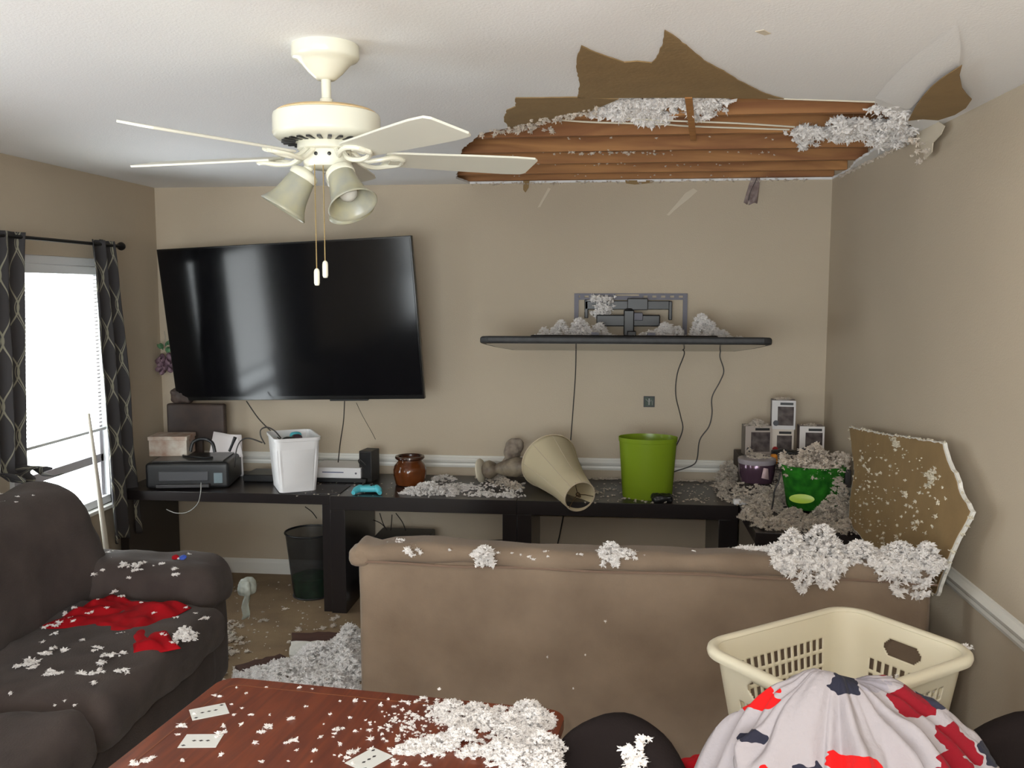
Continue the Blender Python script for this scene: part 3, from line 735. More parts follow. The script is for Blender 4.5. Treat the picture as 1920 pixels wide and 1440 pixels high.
# ------------------------------------------------------------------ curtains
t = thing('curtain_rod', 'black curtain rod with ball end above the left window', 'curtain rod', (XL + .085, 4.4, 2.052))
MB().tube([(0, -.75, 0), (0, .52, 0)], .009, 12).build('pole', curtain_rodm, t)
MB().lathe([(.008, 0), (.010, .006), (.020, .016), (.024, .030), (.020, .044), (.006, .052)], 20, M_=aim((0, .515, 0), (0, 1, 0))).build('finial', curtain_rodm, t)
mb = MB(); mb.box(-.085, -.079, .47, .50, -.035, .035).tube([(-.08, .485, 0), (0, .485, -.010)], .006, 8); mb.build('rod_bracket', curtain_rodm, t)
def curtain(label, ytop, ybot, zb, xoff, nf, width, tie=None, seed=0):
    mb = MB(); nu, nv = 90, 60; uvs = []
    zt = 2.075
    mb.uv = []
    def fn(a, b):
        y0 = ytop[0] + (ybot[0] - ytop[0]) * b ** .8; y1 = ytop[1] + (ybot[1] - ytop[1]) * b ** .8
        z = zt + (zb - zt) * b
        ph = a * nf * 2 * pi + seed
        amp = .014 + .010 * b
        x = XL + .085 + xoff * b + amp * sin(ph + .8 * noise.noise(Vector((a * 3, b * 2, seed)))) + .012 * noise.noise(Vector((a * 4, b * 5, seed + 3)))
        if b > .97: z += .008 * sin(ph * 1.3)
        y = y0 + (y1 - y0) * a + .010 * cos(ph * 1.0)
        mb.uv.append((a * width, z))
        if tie: x, y, z = tie(x, y, z, a, b)
        return (x, y, z)
    mb.grid(nu, nv, fn)
    return tag(mb.build('curtain', curtm, sub=0, ang=180, solid=.002), label, 'curtain')
curtain('grey wavy-patterned curtain at the right side of the window', (4.63, 4.90), (4.70, 5.04), .40, .01, 2.5, .48, seed=1)
def drape(x, y, z, a, b):
    if z < .97:
        k = (.97 - z) / .27
        return (x + k * .20 + .015 * sin(a * 14) * k, y + k * .02 - .06 * k, .97 + .030 * sin(k * 3 + a * 9) * min(1, k * 3) + .012 * k)
    return (x, y, z)
curtain('grey wavy-patterned curtain at the frame edge, its hem lying on the brown recliner', (3.70, 4.08), (3.72, 3.97), .70, .0, 3, .55, tie=drape, seed=2)
t = thing('leaning_pole', 'slim pale pole leaning in front of the window beside the right curtain', 'pole', (0, 0, 0))
a, b = P(166, 775, 'x', XL + .18), P(203, 1056, 'x', XL + .225); b = a + (b - a) * (a.z - .012) / (a.z - b.z)
t.location = b
MB().tube([b - b, (a - b) * .5, (a - b)], [.018, .014, .008], 10).build('shaft', mat('pale_pole', (.60, .56, .48), .5), t)
MB().lathe([(.020, 0), (.020, .03), (.018, .034)], 12, c=(0, 0, -.012)).build('end_cap', darkp, t)

# ------------------------------------------------------------------ desks
DZ = .67; DYF = 4.85; DYB = YB - .03
def desk(x0, x1, th, pl, pr_, label, yf=DYF):
    t = thing('desk', label, 'desk', ((x0 + x1) / 2, (yf + DYB) / 2, 0), group='black-brown desks along the back wall')
    h = (x1 - x0) / 2; d = (DYB - yf) / 2
    MB().box(-h, h, -d, d, DZ - th, DZ).build('desktop', lam, t, bevel=.002)
    MB().box(-h, -h + pl, -d + .003, d, 0, DZ - th).build('leg', lam, t, bevel=.002)
    MB().box(h - pr_, h, -d + .003, d, 0, DZ - th).build('leg', lam, t, bevel=.002)
    MB().box(-h + pl, h - pr_, d - .02, d, DZ - th - .09, DZ - th).build('back_rail', lam, t, bevel=.001)
    return t
desk(-2.78, -1.535, .055, .05, .05, 'black desk at the left carrying the printer and white bin', 4.87)
desk(-1.533, -.490, .078, .085, .078, 'middle black desk with the amber jar and insulation scattered on it')
desk(-.488, .690, .078, .078, .10, 'right black desk carrying the lime bin and fallen lamp')
ct = thing('corner_table', 'black corner table buried under insulation and toys by the right wall', 'table', (.975, 4.86, 0))
MB().box(-.28, .27, -.55, .60, DZ - .055, DZ).build('tabletop', lam, ct, bevel=.002)
MB().box(-.275, .265, -.535, -.515, DZ - .14, DZ - .055).build('apron', lam, ct, bevel=.001)
for sx in (-1, 1):
    for sy in (-1, 1): MB().box(sx * .24 - .025, sx * .24 + .025, sy * .5 - .025, sy * .5 + .025, 0, DZ - .055).build('leg', lam, ct, bevel=.002)

# ------------------------------------------------------------------ things on the left desk
pr = thing('printer', 'black dusty printer at the left end of the desks', 'printer', (-2.43, 5.10, DZ), rz=.18)
MB().soft((0, .02, .075), (.235, .175, .075), .02, 10).build('printer_body', blackp, pr)
MB().box(-.16, .12, -.160, -.150, .045, .100).build('paper_slot', mat('printer_slot_grey', (.06, .06, .065), .35), pr, bevel=.004)
MB().box(-.17, .13, -.185, -.15, .010, .030).build('output_tray', darkp, pr, bevel=.004)
MB().box(.15, .20, -.158, -.152, .03, .09).build('control_panel', mat('panel_blue_grey', (.14, .18, .20), .3), pr, bevel=.002)
MB().box(-.20, .20, -.13, .15, .150, .158).build('scanner_lid', mat('scuffed_lid', (.09, .085, .08), .3, col2=(.02, .02, .02), vscale=8), pr, bevel=.003)
t = thing('cardboard_box', 'white carton with rust-red stains sitting on the printer', 'box', (-2.60, 5.18, DZ + .158), rz=.15)
wb = mat('stained_white_carton', (.66, .62, .55), .8, col2=(.38, .22, .15), vscale=14)
MB().box(-.11, .11, -.085, .085, 0, .105).build('carton', wb, t, bevel=.003)
MB().box(-.115, .115, -.09, .09, .095, .118).build('lid', wb, t, bevel=.003)
mo = thing('monitor', 'small dark dusty monitor on a stand behind the printer', 'monitor', (-2.53, 5.375, DZ))
darkwood = mat('dusty_dark_plastic', (.035, .026, .024), .6, col2=(.07, .045, .035), vscale=10)
MB().box(-.185, .185, -.03, .02, .21, .44).build('display', darkwood, mo, bevel=.012)
MB().box(-.03, .03, -.01, .02, .01, .26).build('neck', darkwood, mo, bevel=.004)
MB().lathe([(.11, 0), (.11, .008), (.04, .02)], 28, sy=.7).build('foot', darkwood, mo)
tag(MB().soft((-2.62, 5.38, DZ + .44 + .045), (.07, .035, .045), .03, 8, amp=.01, sc=20).build('dark_cloth', darkwood), 'dark bundled cloth on top of the small monitor', 'cloth')
t = thing('headset', 'black headset and cables tangled on the printer lid', 'headset', (-2.36, 5.10, DZ + .158))
mb = MB(); mb.tube([(-.09, 0, .03), (-.075, .01, .085), (-.02, .02, .105), (.04, .01, .085), (.06, 0, .03)], .010, 10, smooth=5); mb.build('headband', blackp, t)
for x in (-.09, .06): MB().lathe([(.02, -.014), (.034, -.010), (.036, .006), (.026, .016)], 20, M_=aim((x, 0, .036), (1, 0, 0))).build('ear_cup', blackp, t)
mb = MB(); mb.tube([(.06, -.03, .004), (.02, -.06, .006), (-.06, -.05, .01), (-.12, -.02, .006), (-.15, .03, .004)], .006, 8, smooth=5); mb.build('headset_cable', blackp, t)
t = thing('paper_folder', 'blank white folded paper leaning up behind the headset', 'paper', (-2.30, 5.25, DZ + .10), rz=.1)
mb = MB(); mb.grid(8, 6, lambda a, b: ((a - .5) * (.21 - .06 * b) - .01 * b, .02 * sin(a * 3) + .05 * b, .03 + .15 * b - .035 * b * a)); mb.build('front_sheet', paperm, t, solid=.001)
mb = MB(); mb.grid(8, 6, lambda a, b: ((a - .5) * .17, .075 - .02 * b + .01 * sin(a * 4), -.10 + .26 * b)); mb.build('back_sheet', paperm, t, solid=.001)
mb = MB(); mb.tube([P(430, 846, 'y', 5.16), P(436, 832, 'y', 5.16), P(441, 820, 'y', 5.16)], [.008, .008, .011], 12); tag(mb.build('marker_pen', blackp), 'black marker standing at the right edge of the printer', 'pen')
mb = MB(); mb.tube([P(u, v, 'y', 4.84) for u, v in [(377, 905), (376, 925), (370, 945), (352, 960), (330, 962), (312, 955)]], .0025, 6, smooth=6); o = mb.build('charging_cable', cordg, pr); o.matrix_parent_inverse = (Matrix.Translation(pr.location) @ Matrix.Rotation(.18, 4, 'Z')).inverted()
t = thing('modem', 'low black modem half hidden behind the white bin', 'modem', (-2.05, 5.26, DZ))
MB().box(-.11, .13, -.10, .10, 0, .045).build('modem_case', blackp, t, bevel=.008)
MB().lathe([(.02, 0), (.035, .004), (.040, .05), (.036, .09), (.02, .105)], 20, c=(.09, .0, .045)).build('antenna_dome', darkp, t)

# white wastebasket bin with contents
def rrect(hx, hy, r, n=6):
    o = []
    for cx, cy, a0 in ((hx - r, hy - r, 0), (-hx + r, hy - r, pi / 2), (-hx + r, -hy + r, pi), (hx - r, -hy + r, 1.5 * pi)):
        for i in range(n + 1):
            a = a0 + pi / 2 * i / n; o.append((cx + r * cos(a), cy + r * sin(a)))
    return o
def loft(mb, loops, closed=True):
    n = len(loops[0]); vs = [p for l in loops for p in l]; fs = []
    for k in range(len(loops) - 1):
        for i in range(n):
            j = (i + 1) % n; fs.append((k * n + i, k * n + j, (k + 1) * n + j, (k + 1) * n + i))
    mb.add(vs, fs); return mb
wbn = thing('waste_bin', 'white fluted plastic bin full of odds and ends on the left desk', 'bin', (-1.80, 5.04, DZ + .004), rz=.5)
H_ = .31
def bin_loops(hx, hy, h, r, taper, t_=.003, flute=0, inner=True, rim=.006):
    L = []
    def loop(k, z, off):
        pts = rrect((hx + off) * k, (hy + off) * k, r * k, 10); o = []
        for i, (x, y) in enumerate(pts):
            f = 1 + flute * (math.cos(i * 2 * pi / len(pts) * 12) if .03 < z < h * .78 else 0)
            o.append((x * f, y * f, z))
        return o
    zs = [0, .01, h * .2, h * .4, h * .6, h * .77, h * .80, h - .02, h - .018, h]
    for z in zs: L.append(loop(taper + (1 - taper) * z / h, z, rim if z >= h - .018 else 0))
    if inner:
        for z in (h, h * .5, .006): L.append(loop(taper + (1 - taper) * z / h, z, -t_))
    return L
mb = MB(); L = bin_loops(.125, .165, H_, .035, .82, flute=.018); loft(mb, L); n = len(L[0])
mb.f.append(tuple(range(n))); mb.f.append(tuple((len(L) - 1) * n + i for i in range(n))); mb.build('bin_body', whitep, wbn, ang=50)
for q, (x, y, z, r, m_, lb, nm) in enumerate([(-.03, -.05, .285, .035, blackp, 'dark round object on top inside the white bin', 'bin_contents'), (.02, .0, .29, .030, mat('wine_plastic', (.05, .02, .03), .4), 'dark wine-coloured item inside the white bin', 'bin_contents'), (.02, .08, .293, .03, bluep, 'blue item inside the white bin', 'bin_contents')]):
    v = Matrix.Rotation(.42, 3, 'Z') @ Vector((x, y, 0)); mb = MB(); mb.soft((wbn.location.x + v.x, wbn.location.y + v.y, DZ + z - .12), (r, r, .14), .02, 6, rot=q * .5)
    tag(mb.build('small_case', m_), lb, 'small item')
t = thing('game_console', 'white game console lying flat between the white bin and the black tower', 'game console', (-1.60, 5.33, DZ + .025))
MB().box(-.15, .145, -.115, .115, 0, .062).build('console_case', whitep, t, bevel=.003)
MB().box(-.09, .04, -.1165, -.114, .032, .037).build('disc_slot', mat('slot_blue', (.04, .06, .16), .4), t, smooth=False)
MB().lathe([(.006, 0), (.006, .002)], 16, M_=aim((.115, -.115, .030), (0, -1, 0))).build('power_button', steel, t)
tag(MB().box(-1.80, -1.42, 5.20, 5.46, DZ, DZ + .025).build('cable_box', blackp, bevel=.004), 'flat black box under the white game console', 'electronics')
t = thing('speaker_tower', 'black upright speaker tower behind the blue controller', 'speaker', (-1.425, 5.30, DZ), rz=-.15)
MB().box(-.040, .040, -.06, .06, 0, .185).build('cabinet', mat('tower_grey', (.03, .028, .028), .5), t, bevel=.003)
MB().box(-.034, .034, -.064, -.058, .02, .175).build('grille', blackp, t, bevel=.001)
mb = MB(); mb.tube([P(u, v, 'y', 5.2) for u, v in [(683, 880), (676, 872), (672, 864), (676, 862), (686, 872)]], .003, 6, smooth=4); o = mb.build('audio_cable', cordm, t); o.matrix_parent_inverse = (Matrix.Translation(t.location) @ Matrix.Rotation(-.15, 4, 'Z')).inverted()
# controller
def controller(loc, rz, m_, label, front=None):
    t = thing('game_controller', label, 'game controller', loc, rz)
    mb = MB(); mb.soft((0, 0, .024), (.055, .032, .018), .016, 8)
    for s_ in (-1, 1): mb.tube([(s_ * .045, -.005, .026), (s_ * .066, -.035, .020), (s_ * .074, -.066, .012)], [.022, .019, .012], 12)
    mb.build('controller_shell', m_, t)
    for x, y in ((-.03, .008), (.018, -.012)): MB().lathe([(.006, 0), (.006, .008), (.010, .010), (.010, .013), (.004, .0125)], 14, c=(x, y, .040)).build('thumbstick', blackp, t)
    mb = MB()
    for i in range(4): mb.lathe([(.004, 0), (.004, .003)], 10, c=(.038 + .010 * cos(i * pi / 2), .008 + .010 * sin(i * pi / 2), .041))
    mb.build('face_buttons', darkp, t); return t
controller((-1.34, 4.955, DZ + .001), .1, bluep, 'light blue game controller at the desk seam')
t = thing('keyboard_tray', 'flat dark mat on the desk under the white bin', 'mat', (-1.66, 5.02, DZ))
t2_ = MB().box(-.17, .17, -.13, .10, 0, .004).build('mat_sheet', mat('mat_grey', (.035, .030, .032), .6), t, bevel=.001)
# amber jar
t = thing('glass_jar', 'amber brown glass jar with a dark lipped rim', 'jar', (-1.155, 5.20, DZ))
mb = MB(); mb.lathe([(.070, 0), (.084, .006), (.090, .03), (.096, .06), (.097, .09), (.090, .115), (.078, .130), (.070, .138), (.068, .150), (.074, .158), (.066, .158), (.060, .148), (.060, .138), (.07, .125), (.085, .08), (.075, .02), (.05, .012)], 40); mb.build('jar_body', jarm, t)
mb = MB(); mb.lathe([(.066, .148), (.080, .152), (.087, .160), (.085, .170), (.074, .172), (.066, .166), (.064, .150)], 40); mb.build('rim', mat('jar_rim', (.045, .015, .008), .15), t)

def stuff_flecks(name, label, pts, m_=insu, r=.008, flat=.55):
    mb = MB(); flecks(mb, pts, flat, r); return tag(mb.build(name, m_, smooth=False), label, 'insulation', None, 'stuff')
mb = MB()
for u, v, hx, hy, hz, n in [(800, 925, .12, .09, .10, 210), (770, 925, .07, .06, .05, 70), (840, 925, .09, .08, .06, 110), (870, 915, .10, .09, .03, 60), (910, 928, .07, .05, .025, 45), (950, 930, .07, .05, .025, 45), (830, 900, .10, .06, .04, 50)]:
    heap(mb, P(u, v, 'z', DZ), (hx, hy, hz), n, .012)
for i in range(240): tufts(mb, P(_trnd.uniform(770, 985), _trnd.uniform(905, 932), 'z', DZ + .004), _trnd.uniform(.004, .012), .6)
tag(mb.build('insulation_pile', insu, smooth=False), 'insulation spilled over the middle desk beside the amber jar', 'insulation', None, 'stuff')
mb = MB()
for i in range(260): 
    u = _trnd.uniform(1090, 1400); tufts(mb, P(u, _trnd.uniform(905, 943), 'z', DZ + .003), _trnd.uniform(.002, .008) * (1.4 if _trnd.random() < .1 else 1), .5)
for i in range(170): tufts(mb, Vector((_trnd.uniform(-.15, .62), YB - .045 - abs(_trnd.gauss(0, .02)), DZ + .004)), _trnd.uniform(.005, .012), .6)
for i in range(60): tufts(mb, P(_trnd.uniform(520, 740), _trnd.uniform(905, 930), 'z', DZ + .003), _trnd.uniform(.002, .006), .5)
for u, v in ((1140, 918), (1120, 925), (1180, 935), (1300, 938)): heap(mb, P(u, v, 'z', DZ), (.05, .02, .012), 10, .008)
tag(mb.build('insulation_crumbs', insg, smooth=False), 'fine insulation crumbs over the right desk around the lime bin', 'insulation', None, 'stuff')

# ------------------------------------------------------------------ fallen table lamp
wc = Vector((-.335, 5.17, DZ + .160)); nc = P(1087, 931, 'y', 4.80)
ax = (nc - wc).normalized(); Ls = (nc - wc).length
lamp = thing('table_lamp', 'fallen table lamp lying on the desk with its cream bell shade tipped forward', 'lamp', M_=aim(wc, ax, (0, 0, 1)))
mb = MB(); n = 48
prof = [(.166, 0), (.159, .02), (.147, .07), (.133, .13), (.120, .19), (.107, .25), (.098, .31), (.086, Ls)]
mb.lathe(prof, n, close=False)
sh = mb.build('lamp_shade', shadem, lamp, solid=.003)
mb = MB()
for k in range(8):
    a = 2 * pi * k / 8; mb.tube([((r + .001) * cos(a), (r + .001) * sin(a), z) for r, z in prof], .002, 5)
mb.tube([(.166 * cos(a * pi / 24), .166 * sin(a * pi / 24), 0) for a in range(49)], .004, 6)
mb.tube([(.086 * cos(a * pi / 24), .086 * sin(a * pi / 24), Ls) for a in range(49)], .004, 6)
mb.build('piping', mat('shade_trim', (.60, .50, .36), .8), sh)
mb = MB()
for k in range(3):
    a = 2 * pi * k / 3 + .4; mb.tube([(0, 0, Ls - .025), (.045 * cos(a), .045 * sin(a), Ls - .022), (.088 * cos(a), .088 * sin(a), Ls - .004)], .0022, 6)
mb.lathe([(.004, -.03), (.012, -.028), (.012, -.018), (.005, -.014), (.009, -.006), (.004, .004)], 14, c=(0, 0, Ls)); mb.build('shade_spider', mat('dark_brass', (.12, .08, .04), .4, metal=.7), lamp)
# lamp body: lies on the desk to the left of the shade
p0 = Vector((-.745, 5.30, DZ + .072)); p1 = Vector((-.38, 5.215, DZ + .13)); axb = (p1 - p0).normalized()
Mb = lamp.matrix_world.inverted() @ aim(p0, axb)
mb = MB(); mb.lathe([(.070, -.012), (.072, -.004), (.066, .004), (.030, .014)], 32, M_=Mb); mb.build('lamp_foot', mat('foot_cream', (.62, .57, .45), .5), lamp)
mb = MB(); mb.lathe([(.028, .010), (.050, .030), (.056, .055), (.045, .080), (.030, .10), (.040, .13), (.052, .17), (.060, .22), (.052, .27), (.030, .30), (.018, .33), (.016, .36)], 32, M_=Mb); mb.build('lamp_body', lampb, lamp)
tag(MB().soft((-.565, 5.33, DZ + .155), (.055, .03, .10), .03, 8, amp=.03, sc=15, rot=.5).build('ceramic_figurine', mat('dusty_figurine', (.33, .28, .22), .8, col2=(.16, .12, .10), vscale=30)), 'dusty grey figurine standing behind the fallen lamp', 'figurine')
mb = MB()
for x, y, hx, hy, hz, n in [(-.66, 5.33, .08, .05, .10, 70), (-.60, 5.22, .07, .05, .06, 50), (-.75, 5.4, .06, .04, .05, 26), (-.54, 5.16, .07, .06, .05, 50)]:
    heap(mb, (x, y, DZ), (hx, hy, hz), n, .012)
tag(mb.build('insulation_pile', insg, smooth=False), 'dusty grey insulation lump around the body of the fallen lamp', 'insulation', None, 'stuff')

# ------------------------------------------------------------------ lime bin
t = thing('waste_bin', 'translucent lime green oval bin on the right desk', 'bin', (.218, 5.02, DZ))
H_ = .335; mb = MB(); n = 48; L = []
for z, k in [(0, .84), (.006, .86), (.1, .90), (.2, .94), (.30, .985), (.31, .99), (.312, 1.01), (H_, 1.02), (H_, 1.0), (.31, .97), (.1, .875), (.008, .84)]:
    L.append([(.158 * k * cos(2 * pi * i / n), .115 * k * sin(2 * pi * i / n), z) for i in range(n)])
loft(mb, L); mb.f.append(tuple(range(n))); mb.f.append(tuple((len(L) - 1) * n + i for i in range(n))); mb.build('bin_body', lime, t)
tag(MB().soft((.295, 4.915, DZ + .020), (.055, .035, .020), .016, 8, amp=.008, sc=30).build('crumpled_cloth', blackp), 'small crumpled black cloth in front of the lime bin', 'cloth')

# ------------------------------------------------------------------ clutter in the right corner
tag(MB().box(.74, 1.225, 5.12, 5.46, DZ, .87).build('storage_carton', mat('dim_carton', (.08, .065, .055), .8), bevel=.004), 'dark carton under the boxed figures, half buried in insulation', 'box')
def figbox(x, y, z, rz, label, fc, ac, w_=.118, h_=.160):
    t = thing('boxed_figure', label, 'boxed figure', (x, y, z), rz, 'window-boxed figures stacked in the corner')
    d = .045
    fm = mat('fig_frame_' + str(fc), fc, .5); am = mat('fig_card_' + str(ac), ac, .5, var=.3, vscale=40)
    MB().box(-w_ / 2, w_ / 2, -d, d, 0, h_).build('carton', am, t, bevel=.001)
    q = MB(); b_ = .010
    q.prism([rect(-w_ / 2, w_ / 2, 0, h_), rect(-w_ / 2 + b_ + .022, w_ / 2 - b_, b_ + .012, h_ - .035)], lambda a, b, tt: (a, tt, b), -d - .002, -d); q.build('window_frame_print', fm, t, smooth=False)
    MB().box(-w_ / 2 + b_ + .022, w_ / 2 - b_, -d - .001, -d - .0005, b_ + .012, h_ - .035).build('window_film', mat('window_film', (.16, .14, .13), .12, vscale=24, col2=(.05, .035, .04)), t, smooth=False)
    MB().box(-.02, w_ / 2 - .014, -d - .003, -d - .002, h_ - .026, h_ - .012).build('title_strip', blackp, t, smooth=False)
    MB().lathe([(.016, 0), (.016, .002)], 20, M_=aim((-w_ / 2 + .024, -d - .002, .035), (0, -1, 0))).build('round_print', mat('fig_dot_' + str(ac), (.03, .03, .04) if ac[0] < .4 else (.35, .01, .01), .4), t)
    return t
figbox(.845, 5.30, .87, .1, 'dust-covered boxed figure, leftmost in the corner', (.42, .36, .32), (.20, .17, .15), .15, .17)
figbox(.985, 5.32, .87, 0, 'boxed figure with orange card, underneath the tall stacked one', (.62, .55, .48), (.52, .25, .17), .125, .150)
figbox(.992, 5.32, 1.02, -.08, 'boxed figure with a red spot, topmost of the stack', (.62, .60, .60), (.22, .20, .22), .13, .165)
figbox(1.145, 5.30, .87, -.03, 'white-framed boxed figure nearest the room corner', (.72, .68, .66), (.30, .25, .24), .135, .172)
t = thing('lidded_cup', 'shiny purple foil tub buried in the left of the toy heap', 'tub', (.80, 4.98, DZ + .10))
MB().lathe([(.06, 0), (.085, .01), (.095, .06), (.098, .115), (.09, .13)], 28).build('tub_body', plum, t)
MB().lathe([(.099, .11), (.101, .116), (.10, .135), (.08, .139)], 28).build('tub_lid', mat('tub_lid', (.30, .27, .30), .2), t)
mb = MB(); mb.add([(.01, -.094, .045), (.05, -.085, .035), (.045, -.088, .095), (.02, -.096, .10)], [(0, 1, 2, 3)]); mb.build('pink_label', mat('pink_print', (.65, .48, .50), .4), t, solid=.001)
for (x, y, z, r, lb) in [(.70, 4.98, DZ + .030, .034, 'round black toy at the left foot of the heap'), (.79, 4.93, DZ + .034, .030, 'round black toy between insulation lumps in the heap')]:
    t = thing('black_toy', lb, 'toy', (x, y, z - .0))
    mb = MB(); mb.lathe([(r * .3, -r * .9), (r, -r * .3), (r * 1.05, r * .2), (r * .7, r * .8), (r * .1, r)], 18); mb.build('toy_head', blackp, t)
    mb = MB()
    for s_ in (-1, 1): mb.lathe([(r * .1, -.012), (r * .5, 0), (r * .1, .012)], 12, c=(s_ * r * .9, 0, r * .8))
    mb.build('toy_ears', blackp, t)
tag(MB().soft((.70, 4.88, DZ + .016), (.035, .02, .016), .012, 6).build('white_block', whitep), 'small white block in front of the black toys', 'block')
tag(MB().soft((.905, 5.07, .885), (.018, .02, .028), .012, 6).build('orange_toy', orangep), 'small orange toy beside the green bucket', 'toy')
tag(MB().soft((.985, 5.12, .90), (.09, .03, .03), .024, 8, amp=.012, sc=25, rot=-.2).build('black_cloth', blackp), 'black cloth draped behind the green bucket', 'cloth')
# green bucket
bk = thing('bucket', 'translucent green tub heaped with dusty insulation in the corner', 'bucket', (1.055, 4.78, DZ + .02))
mb = MB(); n = 44; L = []
for z, k in [(0, .76), (.01, .80), (.10, .88), (.19, .98), (.20, 1.02), (.225, 1.04), (.225, 1.0), (.19, .94), (.10, .85), (.012, .76)]:
    L.append([(.165 * k * cos(2 * pi * i / n), .125 * k * sin(2 * pi * i / n), z) for i in range(n)])
loft(mb, L); mb.f.append(tuple(range(n))); mb.f.append(tuple((len(L) - 1) * n + i for i in range(n))); mb.build('bucket_body', greenp, bk)
mb = MB(); mb.lathe([(.02, 0), (.06, .004), (.062, .010), (.02, .012)], 24, M_=aim((-.075, -.099, .065), (-.35, -1, .15)), sy=.38); mb.build('yellow_green_badge', mat('lime_badge', (.42, .62, .05), .3), bk)
MB().box(.14, .17, -.07, -.05, .12, .21).build('handle_lug', darkp, bk, bevel=.004)
mb = MB(); heap(mb, (1.055, 4.78, DZ + .19), (.175, .13, .18), 420, .015)
for i in range(140):
    a = _trnd.uniform(0, 2 * pi); tufts(mb, (1.055 + .165 * cos(a), 4.78 + .12 * sin(a), DZ + .245 + _trnd.uniform(-.02, .05)), _trnd.uniform(.008, .018), .9)
tag(mb.build('insulation_pile', mat('tan_insulation', (.82, .72, .62), 1.0, var=.3, spec=.05, vscale=25, tcol=.15), smooth=False), 'dusty tan insulation heaped in the green tub', 'insulation', None, 'stuff')
mb = MB(); mb.tube([P(u, v, 'y', 4.72) for u, v in [(1463, 886), (1459, 905), (1452, 920), (1450, 938), (1447, 955)]], .004, 6, smooth=5); tag(mb.build('loose_cable', cordm), 'short dark cord trailing left of the green tub', 'cable')
mb = MB()
for x, y, z, hx, hy, hz, n in [(.70, 5.30, DZ, .11, .13, .22, 260), (.66, 5.05, DZ, .07, .08, .12, 110), (.86, 5.16, DZ + .1, .15, .13, .17, 320), (.80, 4.87, DZ, .13, .07, .17, 170), (.80, 4.97, .885, .08, .07, .06, 110), (.70, 4.92, DZ, .06, .05, .16, 70), (.92, 4.90, DZ, .06, .06, .22, 110), (.82, 5.17, .85, .08, .06, .05, 60), (.68, 5.12, DZ, .07, .08, .10, 90), (.95, 5.08, DZ, .08, .05, .18, 90),
                               (.82, 4.78, DZ, .11, .12, .09, 170), (.74, 4.62, DZ, .09, .13, .08, 140), (.80, 4.42, DZ, .13, .09, .06, 140), (.92, 4.55, DZ, .10, .14, .08, 180), (1.15, 4.98, DZ, .07, .14, .12, 90),
                               (1.10, 4.55, DZ, .14, .16, .13, 300), (1.16, 4.66, DZ + .03, .09, .10, .17, 140), (1.12, 4.38, DZ, .13, .09, .07, 160), (.98, 4.40, DZ, .2, .09, .05, 160), (.845, 5.28, 1.035, .07, .04, .05, 60), (.79, 5.2, .86, .03, .03, .1, 20), (.99, 5.32, 1.185, .06, .04, .012, 22), (1.14, 5.3, 1.04, .05, .04, .01, 12)]:
    heap(mb, (x, y, z), (hx, hy, hz), n, .014)
tag(mb.build('insulation_pile', insg, smooth=False), 'dusty grey insulation heap covering the toys on the corner table', 'insulation', None, 'stuff')

# fallen sheet of drywall leaning on the right wall
dw = thing('drywall_sheet', 'broken drywall sheet leaning on the right wall, brown paper face showing', 'drywall', (0, 0, 0))
dpx = [(1590, 800, 1.19), (1628, 808, 1.20), (1665, 815, 1.205), (1715, 822, 1.21), (1762, 830, 1.21), (1768, 850, 1.205), (1777, 872, 1.20), (1790, 895, 1.20), (1800, 925, 1.195), (1822, 960, 1.195), (1812, 985, 1.19), (1800, 1010, 1.18), (1788, 1045, 1.165), (1777, 1083, 1.15)]
top = [P(u, v, 'x', 1.17) for u, v, _ in dpx]
q_ = [(p.y, p.z) for p in top] + [(3.25, .74), (3.6, .70), (4.1, .685), (4.42, .70), (4.45, .80), (4.42, .95)]
base = dw.location = Vector((1.15, 3.9, .70))
lean = .06
def dwf(a, b, t_): return Vector((1.145 + (b - .70) * lean * 1.1 + t_, a, b)) - base
q_ = [(a, b) for a, b in q_]
def jag2(poly, amp, seed, step):
    r = random.Random(seed); o = []
    for i in range(len(poly)):
        a = Vector(poly[i]); b = Vector(poly[(i + 1) % len(poly)]); k = max(1, int((b - a).length / step))
        for j in range(k):
            z = a.lerp(b, j / k)
            if j: z += Vector((r.uniform(-amp, amp), r.uniform(-amp, amp)))
            o.append(tuple(z))
    return o
q_ = jag2(q_, .0035, 9, .02)
mb = MB(); mb.prism([q_], dwf, .001, .0127); mb.build('gypsum_core', gyps, dw, smooth=False)
cx_ = sum(a for a, b in q_) / len(q_); cy_ = sum(b for a, b in q_) / len(q_)
q2 = [(a + (cx_ - a) * .018, b + (cy_ - b) * .018) for a, b in q_]
mb = MB(); mb.prism([q2], dwf, -.0012, .001); mb.build('paper_face', kraft, dw, smooth=False)
mb = MB()
for i in range(260):
    y = 3.25 + 1.15 * _trnd.random(); z = .74 + .44 * _trnd.random() ** 1.4
    p = dwf(y, z, -.006) + base
    if z > 1.12 + .1 * (4.4 - y) / 1.2: continue
    tufts(mb, p, abs(_trnd.gauss(.0015, .0035)) + .001, 1)
for (a, b) in q_[::2]:
    if b > .8 and _trnd.random() < .7: tufts(mb, dwf(a, b, .004) + base, _trnd.uniform(.004, .009), 1)
for i in range(40): tufts(mb, dwf(3.42 + _trnd.gauss(0, .03), 1.125 + _trnd.gauss(0, .02) , 0) + base, _trnd.uniform(.006, .012))
for i in range(40): tufts(mb, dwf(3.86 + _trnd.gauss(0, .05), 1.185 + _trnd.gauss(0, .008), 0) + base, _trnd.uniform(.005, .012))
tag(mb.build('insulation_crumbs', mat('speck_insulation', (.66, .60, .48), 1.0, var=.2, spec=.05), smooth=False), 'insulation specks stuck to the leaning drywall sheet', 'insulation', None, 'stuff')

